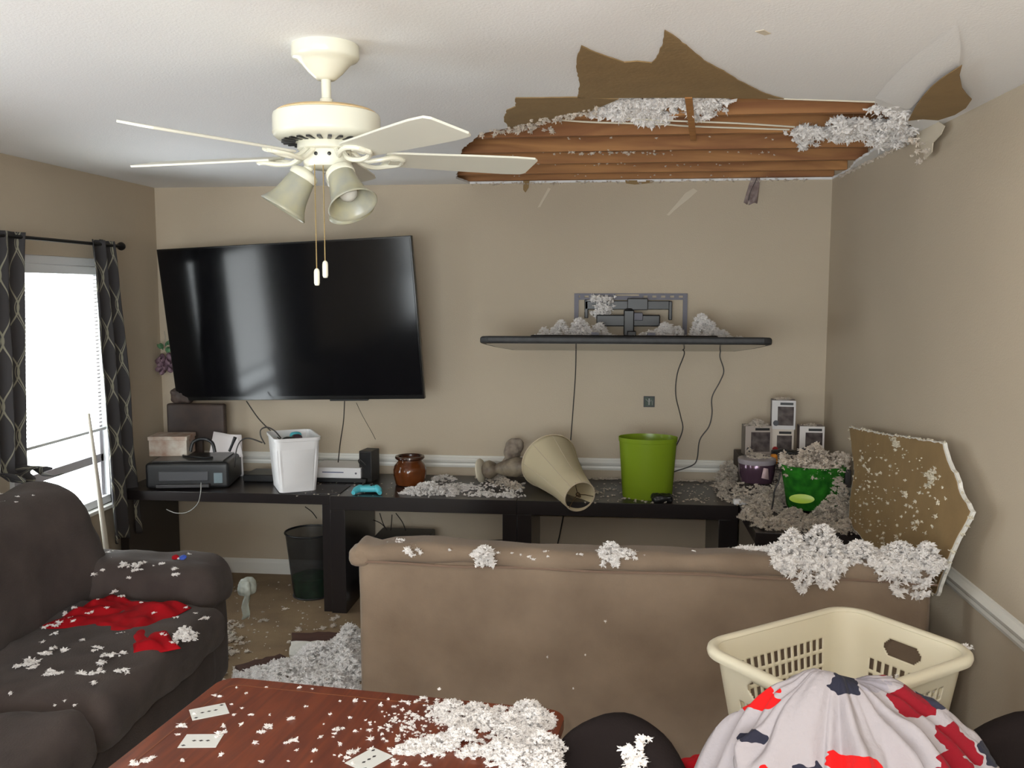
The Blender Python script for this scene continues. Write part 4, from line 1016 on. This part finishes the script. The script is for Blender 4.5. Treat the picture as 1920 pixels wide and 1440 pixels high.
# ------------------------------------------------------------------ under the desks
t = thing('mesh_waste_bin', 'black wire-mesh waste bin with a green liner under the left desk', 'bin', (-1.745, 5.14, 0))
mb = MB(); mb.lathe([(.105, .004), (.112, .06), (.135, .28), (.146, .385)], 40, close=False); mb.build('mesh_wall', meshm, t)
mb = MB(); mb.tube([(.147 * cos(a * pi / 20), .147 * sin(a * pi / 20), .386) for a in range(41)], .006, 8); mb.build('wire_rim', blackp, t); mb = MB(); mb.tube([(.107 * cos(a * pi / 20), .107 * sin(a * pi / 20), .006) for a in range(41)], .005, 8); mb.build('wire_base', blackp, t)
mb = MB(); mb.lathe([(.098, .004), (.104, .05), (.112, .12), (.06, .14), (.01, .135)], 24); mb.build('green_contents', mat('dark_green_bag', (.03, .20, .07), .6, var=.5, vscale=20), t)
mb = MB(); mb.box(-1.40, -1.12, 5.02, 5.07, .02, .05); tag(mb.build('power_strip', whitep, bevel=.005), 'white power strip on the carpet beside the middle desk leg', 'power strip')
comp = tag(MB().box(-1.38, -1.05, 5.16, 5.42, 0.0, .35).build('computer_tower', blackp, bevel=.008), 'black computer tower on the carpet under the middle desk', 'computer')
for pp, lb in [([(712, 962), (720, 985), (738, 1010), (748, 1030)], 'first black cable dangling under the middle desk'), ([(735, 965), (733, 990), (728, 1015), (722, 1030)], 'second black cable dangling under the middle desk'),
               ([(742, 962), (755, 980), (762, 1000), (766, 1020)], 'brown cable dangling under the middle desk'), ([(700, 975), (715, 982), (735, 1000), (780, 1010), (860, 1015), (950, 1012)], 'long sagging cable along the wall under the middle desk'),
               ([(572, 950), (585, 960), (594, 972)], 'short cable under the left desk beside its leg')]:
    mb = MB(); mb.tube([P(u, v, 'y', 5.35) for u, v in pp], .003, 6, smooth=5); o = mb.build('power_cord', cordm, comp)

# ------------------------------------------------------------------ taupe sofa, back to camera
so = thing('sofa', 'taupe suede sofa seen from behind in the middle of the room', 'sofa', (.10, 3.45, 0), rz=-.018)
def pinch(q):
    q = q.copy()
    return q
mb = MB(); mb.soft((.0, -.17, .430), (1.010, .10, .400), .035, 30, amp=.007, sc=3.2); mb.build('back_panel', suede, so, ang=180)
def topf(q):
    e = max(0, (abs(q.x) - .88) / .15)
    if q.x < 0: q.y *= 1 + .12 * sin(e * 9); q.z += .010 * sin(e * 10)
    q.z += .006 * sin(q.x * 7)
    return q
mb = MB(); mb.soft((-.003, -.205, .842), (1.028, .072, .036), .034, 34, amp=.010, sc=6, fn=topf); mb.soft((-1.000, -.235, .828), (.042, .050, .036), .03, 6, amp=.006, sc=20); mb.build('top_roll', suede, so, ang=180)
mb = MB(); mb.tube([(-1.02 + 2.04 * i / 30, -.277 + .003 * sin(i), .813 + .003 * sin(i * .8)) for i in range(31)], .0045, 6); mb.build('piping', mat('suede_piping', (.19, .125, .09), .9), so)
mb = MB(); mb.soft((0, .30, .26), (.80, .38, .20), .05, 16, amp=.006); mb.build('seat_base', suede, so, ang=180)
for x in (-.40, .40): MB().soft((x, .32, .47), (.39, .34, .07), .05, 12, amp=.008).build('seat_cushion', suede, so, ang=180)
for x in (-.90, .90): MB().soft((x, .28, .32), (.105, .42, .28), .06, 14, amp=.006).build('armrest', suede, so, ang=180)
for x in (-.9, .9):
    for y in (-.2, .6): MB().lathe([(.03, 0), (.035, .06)], 12, c=(x, y, 0)).build('foot', blackp, so)

SZ = .874
mb = MB()
def sheap(u, v, hx, hy, hz, n, r=.014): heap(mb, P(u, v, 'z', SZ - .006), (hx, hy, hz), n, r)
for a in [(1480, 1045, .10, .10, .09, 200), (1540, 1045, .13, .11, .11, 320), (1610, 1050, .12, .10, .085, 260), (1680, 1055, .12, .10, .09, 260), (1740, 1060, .07, .10, .08, 150), (1400, 1035, .10, .05, .025, 70), (1440, 1035, .07, .06, .04, 60)]: sheap(*a)
for u0, u1, dz, n in ((1450, 1590, .115, 190), (1640, 1760, .13, 170)):
    for i in range(n):   # tufts spilling over the back edge
        t_ = _trnd.random(); k = _trnd.random() ** 1.3; lim = dz * (.35 + .65 * abs(sin((t_ * 5 + .6) * 1.9))) * (1 - (2 * t_ - 1) ** 4)
        p = P(u0 + (u1 - u0) * t_, 1060, 'y', 3.155); tufts(mb, (p.x, 3.155 + _trnd.uniform(-.02, .02), SZ + .01 - k * lim), _trnd.uniform(.007, .017), 1)
tag(mb.build('insulation_pile', insu, smooth=False), 'big white insulation heap spilling over the right end of the sofa back', 'insulation', None, 'stuff')
for lst, lb, ov in [([(905, 1042, .05, .06, .045, 70)], 'ragged white insulation clump left of centre on the sofa back', (893, 925, .055, 45)),
                [([(1145, 1040, .06, .06, .06, 100), (1175, 1042, .06, .05, .03, 40)]), 'round white insulation clump at the centre of the sofa back', (1130, 1160, .035, 26)],
                [([(750, 1020, .05, .05, .03, 40), (775, 1028, .04, .04, .02, 20)]), 'low white insulation clump near the left corner of the sofa back', (760, 790, .02, 8)]]:
    mb = MB()
    for a in lst: sheap(*a, .011)
    for i in range(ov[3]):
        p = P(_trnd.uniform(ov[0], ov[1]), 1050, 'y', 3.155); tufts(mb, (p.x, 3.155, SZ - ov[2] * _trnd.random() ** 1.2), _trnd.uniform(.005, .012), 1)
    tag(mb.build('insulation_clump', insu, smooth=False), lb, 'insulation', None, 'stuff')
mb = MB(); flecks(mb, [(P(u, v, 'z', SZ - .002), s_) for u, v, s_ in [(842, 1032, .015), (975, 1042, .01), (995, 1045, .01), (997, 1050, .012), (1020, 1035, .018), (1028, 1045, .008), (1090, 1040, .02), (1210, 1038, .02), (1240, 1040, .015), (1300, 1035, .012), (1345, 1035, .02), (1360, 1032, .02), (935, 1037, .01), (960, 1038, .005)]], r=.007)
for u, v in [(1026, 1232), (1097, 1228), (1135, 1165), (1075, 1291)]: p = P(u, v, 'y', 3.166); tufts(mb, p, .004, 1)
tag(mb.build('insulation_crumbs', insu, smooth=False), 'insulation crumbs dotted along the top of the taupe sofa', 'insulation', None, 'stuff')

# ------------------------------------------------------------------ dark recliner sofa at left
rc = thing('recliner_sofa', 'dark brown plush recliner sofa along the left wall', 'sofa', (-2.2, 3.0, 0))
def RL(x, y, z): return (x + 2.2, y - 3.0, z)
mb = MB(); mb.soft(RL(-2.10, 2.95, .215), (.38, .85, .20), .08, 22, amp=.015, sc=4); mb.build('seat_base', brownf, rc, ang=180)
mb = MB(); mb.soft(RL(-2.03, 3.16, .385), (.43, .50, .10), .085, 18, amp=.022, sc=5, seed=3); mb.build('seat_cushion', brownf, rc, ang=180)
mb = MB(); mb.soft(RL(-2.03, 2.30, .385), (.44, .35, .10), .085, 16, amp=.022, sc=5, seed=8); mb.build('seat_cushion', brownf, rc, ang=180)
def backf(q):
    q.x -= q.z * .20; q.y *= 1 - max(0, q.z) * .35; return q
mb = MB(); mb.soft(RL(-2.42, 3.24, .690), (.18, .62, .270), .15, 18, amp=.025, sc=3.5, fn=backf, seed=1); mb.build('back_cushion', brownf, rc, ang=180)
mb = MB(); mb.soft(RL(-2.42, 2.20, .70), (.17, .42, .265), .14, 16, amp=.025, sc=3.5, fn=backf, seed=5); mb.build('back_cushion', brownf, rc, ang=180)
def armf(q):
    q.z += .015 * cos(q.x * 4); return q
mb = MB(); mb.soft(RL(-2.14, 3.80, .29), (.42, .14, .27), .06, 16, amp=.012, sc=5); mb.build('armrest', brownf, rc, ang=180)
mb = MB(); mb.soft(RL(-2.14, 3.79, .505), (.455, .165, .110), .100, 18, amp=.016, sc=6, fn=armf); mb.build('arm_pad', brownf, rc, ang=180)
mb = MB(); mb.soft(RL(-2.12, 1.82, .30), (.46, .14, .28), .06, 14, amp=.012, sc=5); mb.build('armrest', brownf, rc, ang=180)
# red garment
rg = MB()
def cloth(cx, cy, ang_, L_, W_, z0, sd, pinch_=0):
    def fn(a, b):
        u = (a - .5) * L_; v = (b - .5) * W_ * (1 - pinch_ * abs(a - .5)) * (1 + .12 * sin(a * 9 + sd))
        x = cx + u * cos(ang_) - v * sin(ang_); y = cy + u * sin(ang_) + v * cos(ang_)
        e = min(a, 1 - a, b, 1 - b); dome = min(1, e * 7)
        z = z0 + dome * (.016 + .050 * abs(noise.noise(Vector((u * 5, v * 9, sd)))) + .014 * noise.noise(Vector((u * 16, v * 22, sd))))
        return (x, y, z)
    return fn
rg.grid(60, 44, cloth(-1.98, 3.44, -.20, .44, .36, .478, 1)); rg.grid(30, 30, cloth(-1.73, 3.20, -.9, .26, .17, .472, 4))
tag(rg.build('red_shirt', redf, ang=180, solid=.003), 'crumpled red shirt lying on the dark recliner seat', 'clothing')
def pxf(lst, plane, k=1): return [(P(u, v, *plane), s_ * k) for u, v, s_ in lst]
mb = MB()
flecks(mb, pxf([(210, 1050, .03), (235, 1060, .05), (260, 1060, .05), (255, 1070, .03), (240, 1045, .03), (300, 1058, .025), (205, 1038, .03), (232, 1040, .02), (330, 1078, .03), (328, 1068, .02), (355, 1040, .01), (195, 1070, .02), (290, 1062, .015), (175, 1078, .015), (245, 1085, .02)], ('z', .622)), r=.010)
tag(mb.build('insulation_crumbs', insu, smooth=False), 'white insulation bits on the far arm of the dark recliner', 'insulation', None, 'stuff')
mb = MB()
flecks(mb, pxf([(90, 1222, .045), (60, 1240, .04), (45, 1248, .035), (100, 1262, .04), (85, 1262, .02), (205, 1228, .04), (180, 1218, .03), (195, 1243, .03), (165, 1264, .04), (185, 1262, .025), (120, 1220, .02), (230, 1258, .02), (240, 1262, .015), (232, 1225, .02), (100, 1190, .02), (110, 1170, .03), (90, 1175, .02), (178, 1282, .02), (350, 1140, .008), (365, 1150, .012), (382, 1160, .022), (100, 1325, .015), (120, 1315, .008), (135, 1322, .008), (80, 1205, .012), (160, 1200, .015), (225, 1190, .03), (240, 1188, .02), (20, 1300, .01), (150, 1265, .02), (62, 1252, .03), (120, 1150, .02), (130, 1160, .03)], ('z', .492)), r=.010)
flecks(mb, pxf([(215, 1110, .025), (165, 1150, .02), (140, 1140, .02), (230, 1118, .02), (200, 1140, .012), (290, 1150, .01), (265, 1130, .01), (330, 1158, .015), (310, 1190, .012), (140, 1165, .012), (180, 1125, .012)], ('z', .53)), r=.007)
p = P(345, 1198, 'z', .49); heap(mb, p, (.05, .06, .055), 70, .012)
tag(mb.build('insulation_crumbs', insu, smooth=False), 'white insulation tufts scattered over the recliner seat and red shirt', 'insulation', None, 'stuff')
t = thing('hair_bow', 'tiny red and blue fabric bow on the recliner arm', 'bow', P(335, 1050, 'z', .620))
for s_, m_ in ((-1, redf), (1, mat('blue_ribbon', (.03, .08, .45), .6))):
    MB().lathe([(.003, 0), (.014, .012), (.016, .024), (.006, .034)], 10, M_=aim((0, 0, .008), (s_, .3, .15)), sy=.5).build('bow_loop', m_, t)
MB().lathe([(.004, 0), (.007, .004), (.004, .008)], 10, c=(0, 0, .003)).build('bow_knot', whitep, t)
# plastic bag beside arm
mb = MB(); mb.soft((-1.675, 4.00, .43), (.035, .045, .040), .03, 8, amp=.02, sc=14); mb.grid(8, 10, lambda a, b: (-1.69 + .03 * a + .006 * sin(b * 9), 3.985 + .02 * sin(a * 6 + b * 4), .41 - .13 * b))
tag(mb.build('plastic_bag', mat('bag_white', (.55, .58, .52), .4, tcol=.3), solid=.002), 'whitish plastic bag tucked at the front of the recliner arm', 'bag')
mb = MB()
for x, y, n in ((-2.52, 3.45, 60), (-2.55, 3.25, 20)): 
    for i in range(n): tufts(mb, (x + _trnd.gauss(0, .04), y + _trnd.gauss(0, .07), .955 - abs(_trnd.gauss(0, .01))), _trnd.uniform(.003, .009), .5)
tag(mb.build('insulation_crumbs', insu, smooth=False), 'insulation dust on top of the recliner backrest by the window', 'insulation', None, 'stuff')

# ------------------------------------------------------------------ floor debris
mb = MB()
for u, v, hx, hy, hz, n in [(640, 1225, .18, .22, .10, 420), (590, 1245, .20, .20, .09, 420), (530, 1265, .20, .18, .07, 320), (650, 1270, .15, .18, .12, 300), (655, 1195, .07, .10, .09, 90), (480, 1270, .14, .16, .05, 120), (610, 1290, .22, .2, .08, 300)]:
    heap(mb, P(u, v, 'z', 0), (hx, hy, hz), n, .018)
tag(mb.build('insulation_pile', insu, smooth=False), 'white insulation drift on the carpet between recliner and taupe sofa', 'insulation', None, 'stuff')
mb = MB()
for i in range(150):
    u, v = _trnd.uniform(430, 665), _trnd.uniform(1090, 1240); tufts(mb, P(u, v, 'z', .004), _trnd.uniform(.002, .008), .5)
for i in range(420):
    t_ = _trnd.random(); u = 440 - 210 * t_ + _trnd.gauss(0, 16); v = 1180 + 260 * t_ + _trnd.gauss(0, 16); tufts(mb, P(u, v, 'z', .006), _trnd.uniform(.004, .022), .5)
flecks(mb, pxf([(560, 1180, .04), (492, 1164, .03), (630, 1160, .04), (605, 1178, .04), (470, 1160, .02), (540, 1142, .02), (460, 1142, .01), (430, 1225, .06), (440, 1200, .05), (555, 1205, .05), (625, 1175, .03)], ('z', .002)), r=.012)
tag(mb.build('insulation_crumbs', insg, smooth=False), 'dusty insulation bits strewn on the tan carpet', 'insulation', None, 'stuff')
for (u, v, hx, hy, rz, m_, lb, nm) in [(605, 1192, .16, .05, .28, debrisw, 'dark wet strip of board on the carpet behind the white drift', 'board_fragment'), (490, 1240, .12, .035, .9, debrisw, 'dark splintered board piece at the left of the drift', 'board_fragment'), (590, 1212, .12, .07, .3, gyps, 'pale chunk of broken drywall lying on the drift', 'drywall_chunk')]:
    p = P(u, v, 'z', .03); t_ = MB(); t_.prism([jag2(rect(-hx, hx, -hy, hy), .008, int(u), .03)], lambda a, b, c: (a, b, c), 0, .014)
    o = t_.build(nm, m_, smooth=False); o.location = (p.x, p.y, .012); o.rotation_euler = (.10, .05, rz); tag(o, lb, 'debris')

# ------------------------------------------------------------------ dining table
TZ = .75
ta = thing('dining_table', 'red-brown cherry dining table with rounded corner in the foreground', 'table', (-.647, 1.571, 0), rz=-.113)
outl = rrect(.475, .70, .05, 8)
def tl(a, b, t_): return (a, b, t_)
mb = MB(); mb.prism([outl], tl, TZ - .028, TZ); mb.build('tabletop', cherry, ta, smooth=False, bevel=.004)
mb = MB(); mb.prism([rrect(.435, .66, .03, 6), rrect(.431, .656, .03, 6)], tl, TZ, TZ + .0006); mb.build('inlay_line', mat('inlay', (.20, .06, .02), .4), ta, smooth=False)
mb = MB(); mb.prism([rrect(.40, .62, .02, 4), rrect(.38, .60, .02, 4)], tl, TZ - .10, TZ - .028); mb.build('apron', cherry, ta, smooth=False)
for sx in (-1, 1):
    for sy in (-1, 1): MB().lathe([(.022, 0), (.026, .05), (.032, .3), (.036, .6), (.036, TZ - .03)], 14, c=(sx * .37, sy * .59, 0)).build('leg', cherry, ta)
cr_ = [(490, 262, 10), (625, 260, 18), (530, 288, 14), (390, 300, 26), (465, 335, 16), (515, 358, 12), (475, 390, 18), (240, 435, 40), (225, 475, 16), (420, 465, 36), (440, 440, 20), (385, 490, 22), (560, 385, 8), (640, 385, 14), (630, 440, 40), (590, 460, 30), (550, 515, 18), (740, 405, 34), (810, 350, 20), (950, 325, 16), (1025, 325, 22), (905, 385, 14), (880, 425, 16), (935, 455, 30), (970, 450, 20), (930, 480, 20), (745, 505, 45), (755, 545, 16), (840, 552, 22), (825, 598, 16), (720, 595, 8), (600, 598, 12), (425, 565, 6), (240, 590, 10), (80, 595, 50), (20, 605, 30), (1010, 555, 50), (960, 580, 30), (1090, 500, 22), (1080, 455, 18), (1100, 420, 22), (1170, 440, 30), (1140, 345, 22), (1200, 350, 20), (1260, 330, 40), (1330, 310, 30), (1385, 330, 40), (1300, 395, 26), (1280, 415, 20), (1010, 605, 12), (1210, 605, 40), (1330, 605, 40), (1090, 540, 16), (955, 522, 8), (870, 485, 8), (300, 385, 8), (1070, 325, 8), (830, 270, 6), (775, 262, 6), (505, 430, 8), (1000, 400, 6)]
mb = MB(); flecks(mb, [(P(240 + x / 2.4, 1180 + y / 2.4, 'z', TZ), s_ / 2.4 * .95 * .0013) for x, y, s_ in cr_], r=.0062)
for i in range(170):
    x = 1290 + _trnd.gauss(0, 90); y = 440 + _trnd.gauss(0, 60); tufts(mb, P(240 + x / 2.4, 1180 + y / 2.4, 'z', TZ + .002), _trnd.uniform(.0015, .006), .6)
tag(mb.build('insulation_crumbs', insu, smooth=False), 'small white insulation tufts scattered over the cherry table', 'insulation', None, 'stuff')
mb = MB()
for x, y, hx, hy, hz, n in [(1300, 530, .05, .035, .022, 60), (1400, 520, .06, .04, .03, 80), (1500, 500, .06, .05, .035, 90), (1560, 560, .05, .04, .02, 50), (1240, 555, .035, .02, .014, 26), (1440, 360, .05, .05, .03, 70), (1500, 410, .05, .05, .03, 80), (1600, 430, .07, .06, .04, 130), (1560, 370, .05, .04, .03, 60), (1700, 570, .07, .06, .045, 130),
                              (1770, 490, .08, .07, .06, 200), (1840, 430, .06, .06, .075, 170), (1800, 390, .05, .05, .05, 90), (1870, 550, .06, .06, .06, 140), (1680, 375, .04, .03, .02, 30), (1720, 430, .06, .06, .04, 110), (1760, 610, .07, .05, .05, 120), (1860, 610, .05, .05, .05, 100), (1400, 400, .04, .03, .012, 26), (1350, 560, .04, .02, .012, 20)]:
    heap(mb, P(240 + x / 2.4, 1180 + y / 2.4, 'z', TZ), (hx, hy, hz), n, .0095)
tag(mb.build('insulation_pile', insu, smooth=False), 'thick white insulation pile at the right edge of the cherry table', 'insulation', None, 'stuff')
cardm = mat('card_stock', (.72, .73, .70), .5)
for u, v, rz, lb in [(392, 1335, -1.0, 'playing card nearest the far left corner of the table'), (377, 1390, -1.45, 'playing card near the left edge of the table beside white tufts'), (692, 1425, -.55, 'playing card lying alone at the bottom edge of the photo')]:
    p = P(u, v, 'z', TZ); t = thing('playing_card', lb, 'playing card', (p.x, p.y, TZ + .0008), rz, 'playing cards on the cherry table')
    MB().box(-.032, .032, -.044, .044, 0, .0009).build('card_face', cardm, t, smooth=False)
    mb = MB()
    for q in ((-.022, .034), (.022, -.034), (0, .016), (0, -.016), (0, 0)): mb.add([(q[0] - .004, q[1], .0011), (q[0], q[1] - .006, .0011), (q[0] + .004, q[1], .0011), (q[0], q[1] + .006, .0011)], [(0, 1, 2, 3)])
    mb.build('pips', darkp, t, smooth=False)

# ------------------------------------------------------------------ dining chairs
def chair(x, y, rz, label, hgt=.86, w_=.21):
    t = thing('dining_chair', label, 'chair', (x, y, 0), rz, 'dark upholstered dining chairs')
    def bf(q):
        q.z -= .10 * (abs(q.x) / w_) ** 2.2 * max(0, q.z) / .2; q.y += -.10 * max(0, q.z) + .03 * (q.x / w_) ** 2; return q
    MB().soft((0, -.20, hgt - .21), (w_, .035, .21), .033, 14, amp=.006, sc=7, fn=bf).build('backrest', brownc, t, ang=180)
    MB().soft((0, .02, .45), (.21, .22, .045), .04, 12, amp=.004).build('seat', brownc, t, ang=180)
    for sx in (-1, 1):
        for sy in (-1, 1): MB().lathe([(.014, 0), (.020, .41)], 12, c=(sx * .17, sy * .17, 0)).build('leg', blackp, t)
        MB().box(sx * .15 - .014, sx * .15 + .014, -.21, -.19, .40, hgt - .35).build('back_post', blackp, t, bevel=.003)
    return t
c1 = chair(-.085, 1.80, radians(137), 'dark chair with rounded back and white tufts beside the cherry table', .858, .19)
c2 = chair(.60, 2.46, radians(37 - 90 + 90), 'dark chair under the ivory laundry basket', .60)
c3 = chair(.50, 1.72, pi, 'dark chair draped with the printed plush blanket', .95, .2)
c4 = chair(.985, 1.90, pi, 'dark chair at the right edge of the photo', .84)

mb = MB()
for i in range(36): tufts(mb, P(1190 + _trnd.gauss(0, 12), 1418 + _trnd.gauss(0, 12), 'y', 1.69), _trnd.uniform(.004, .011))
for i in range(12): tufts(mb, P(1205 + _trnd.gauss(0, 5), 1384 + _trnd.gauss(0, 4), 'y', 1.70), _trnd.uniform(.003, .007))
tag(mb.build('insulation_clump', insu, smooth=False), 'white insulation clump stuck to the rounded dark chair back', 'insulation', None, 'stuff')
# red cloth between chairs
mb = MB(); mb.soft((.215, 1.98, .62), (.05, .045, .155), .04, 10, amp=.02, sc=14)
tag(mb.build('red_cloth', redf, ang=180), 'red cloth bunched between the rounded dark chair and the blanket', 'cloth')

# ------------------------------------------------------------------ laundry basket
bs = thing('laundry_basket', 'ivory plastic laundry basket with slotted sides and handle holes', 'basket', (.63, 2.485, .512), rz=radians(37))
LX, LY, HB = .290, .208, .32
def perim(hx, hy, r, N):
    pts = []; segs = []
    seg = [('s', Vector((hx, -hy + r)), Vector((hx, hy - r))), ('a', Vector((hx - r, hy - r)), 0), ('s', Vector((hx - r, hy)), Vector((-hx + r, hy))), ('a', Vector((-hx + r, hy - r)), pi / 2),
           ('s', Vector((-hx, hy - r)), Vector((-hx, -hy + r))), ('a', Vector((-hx + r, -hy + r)), pi), ('s', Vector((-hx + r, -hy)), Vector((hx - r, -hy))), ('a', Vector((hx - r, -hy + r)), 1.5 * pi)]
    return seg
def ring(z):
    k = .80 + .20 * (z / HB) ** .9; hx, hy, r = LX * k, LY * k, .075 * k
    out = []; tags = []
    for i, s_ in enumerate(perim(hx, hy, r, 0)):
        if s_[0] == 's':
            n_ = 48 if i in (0, 4) else 76
            for j in range(n_): q = s_[1].lerp(s_[2], j / n_); out.append((q.x, q.y, z)); tags.append((i, j, n_))
        else:
            for j in range(10):
                a = s_[2] + pi / 2 * j / 10; out.append((s_[1].x + r * cos(a), s_[1].y + r * sin(a), z)); tags.append((i, j, 10))
    return out, tags
NZ = 60; rings = [ring(HB * k / NZ) for k in range(NZ + 1)]; tg = rings[0][1]; n = len(tg)
vs = [p for r_ in rings for p in r_[0]]; fs = []
for k in range(NZ):
    for i in range(n):
        si, j, n_ = tg[i]; skip = False
        if si in (2, 6):
            if 6 <= j < n_ - 6 and (j % 5 in (1, 2, 3)):
                kk = NZ - k
                if any(a_ <= kk <= a_ + 5 for a_ in (14, 22, 30, 38, 46)): skip = True
        if si in (0, 4):
            kk = NZ - k
            e_ = min(j - 13, n_ - 13 - j); q_ = min(kk - 9, 17 - kk)
            if e_ >= 0 and q_ >= 0 and e_ + q_ >= 3 and not (e_ == 0 and q_ < 3) and not (q_ == 0 and e_ < 3): skip = True
            if 5 <= j < n_ - 4 and j % 5 in (1, 2, 3) and any(a_ <= kk <= a_ + 5 for a_ in (23, 31, 39, 47)): skip = True
        if not skip:
            a = k * n + i; b = k * n + (i + 1) % n; fs.append((a, b, b + n, a + n))
mb = MB(); mb.add(vs, fs); mb.f.append(tuple(range(n))); mb.build('basket_wall', basketm, bs, solid=.003, ang=60)
mb = MB(); top_ = rings[-1][0]; L = []
nr = []
for i in range(n):
    a = Vector(top_[i - 1]); b = Vector(top_[(i + 1) % n]); d = b - a; nr.append(Vector((d.y, -d.x, 0)).normalized())
for off, dz in [(-.003, 0), (.0, .005), (.008, .008), (.018, .007), (.026, .001), (.028, -.008), (.025, -.018), (.022, -.018), (.024, -.006), (.016, .002), (.004, .002), (-.001, -.006)]:
    L.append([(top_[i][0] + nr[i].x * off, top_[i][1] + nr[i].y * off, HB + dz) for i in range(n)])
L.append(L[0]); loft(mb, L); mb.build('basket_rim', basketm, bs, ang=60)
mb = MB()
v = Matrix.Rotation(radians(37), 3, 'Z')
for i in range(60):
    q = v @ Vector((_trnd.uniform(.12, .235), _trnd.uniform(-.15, .1), 0)); tufts(mb, (.63 + q.x, 2.485 + q.y, .512 + _trnd.uniform(0, .02)), _trnd.uniform(.006, .014))
for i in range(60):
    q = v @ Vector((.262 + _trnd.uniform(-.012, -.004), _trnd.uniform(-.13, .02), 0)); tufts(mb, (.63 + q.x, 2.485 + q.y, .64 + _trnd.uniform(-.05, .06)), _trnd.uniform(.003, .010), 1)
for i in range(22): tufts(mb, P(1808 + _trnd.gauss(0, 10), 1216 + _trnd.gauss(0, 4), 'z', .815), _trnd.uniform(.003, .008))
tag(mb.build('insulation_crumbs', insu, smooth=False), 'insulation caught inside and on the rim of the ivory basket', 'insulation', None, 'stuff')

# ------------------------------------------------------------------ blanket over a chair
bx, by = .455, 1.80
mb = MB(); mb.uv = []
def ridge(v): return 1 - abs(noise.noise(v)) * 2.1
def blf(a, b):
    th = a * 2 * pi; c, s_ = cos(th), sin(th)
    t_ = b
    R0 = .41 * t_ ** .52
    zz = 1.045 - .64 * t_ ** 1.12
    k = min(1, t_ * 3.2)
    wrp = .5 * noise.noise(Vector((c * 1.5, s_ * 1.5, t_ * 2.5 + 7)))
    f1 = ridge(Vector((c * 1.9 + wrp, s_ * 1.9, t_ * 1.1)))
    f2 = ridge(Vector((c * 4.2, s_ * 4.2 + wrp, t_ * 1.6 + 3)))
    lump = noise.noise(Vector((c * R0 * 9, s_ * R0 * 9, 2.0)))
    r = R0 + k * (.060 * f1 + .028 * f2 - .055)
    x = bx + r * c * 1.05 + .06 * t_; y = by + r * s_ * .66 - .05 * t_
    z = zz + k * (1 - .5 * t_) * (.030 * f2 + .020 * f1) + .035 * lump * (1 - t_) + .012 * noise.noise(Vector((x, y, 0)) * 22)
    mb.uv.append((x * 1.0 + .15 * (z - 1), y * .8 + (z - 1) * 1.05))
    return (x, y, max(z, .42))
mb.grid(260, 80, blf, closed=True)
tag(mb.build('plush_blanket', blankm, ang=180, solid=.006), 'grey plush blanket with red and navy figures draped over a chair', 'blanket')
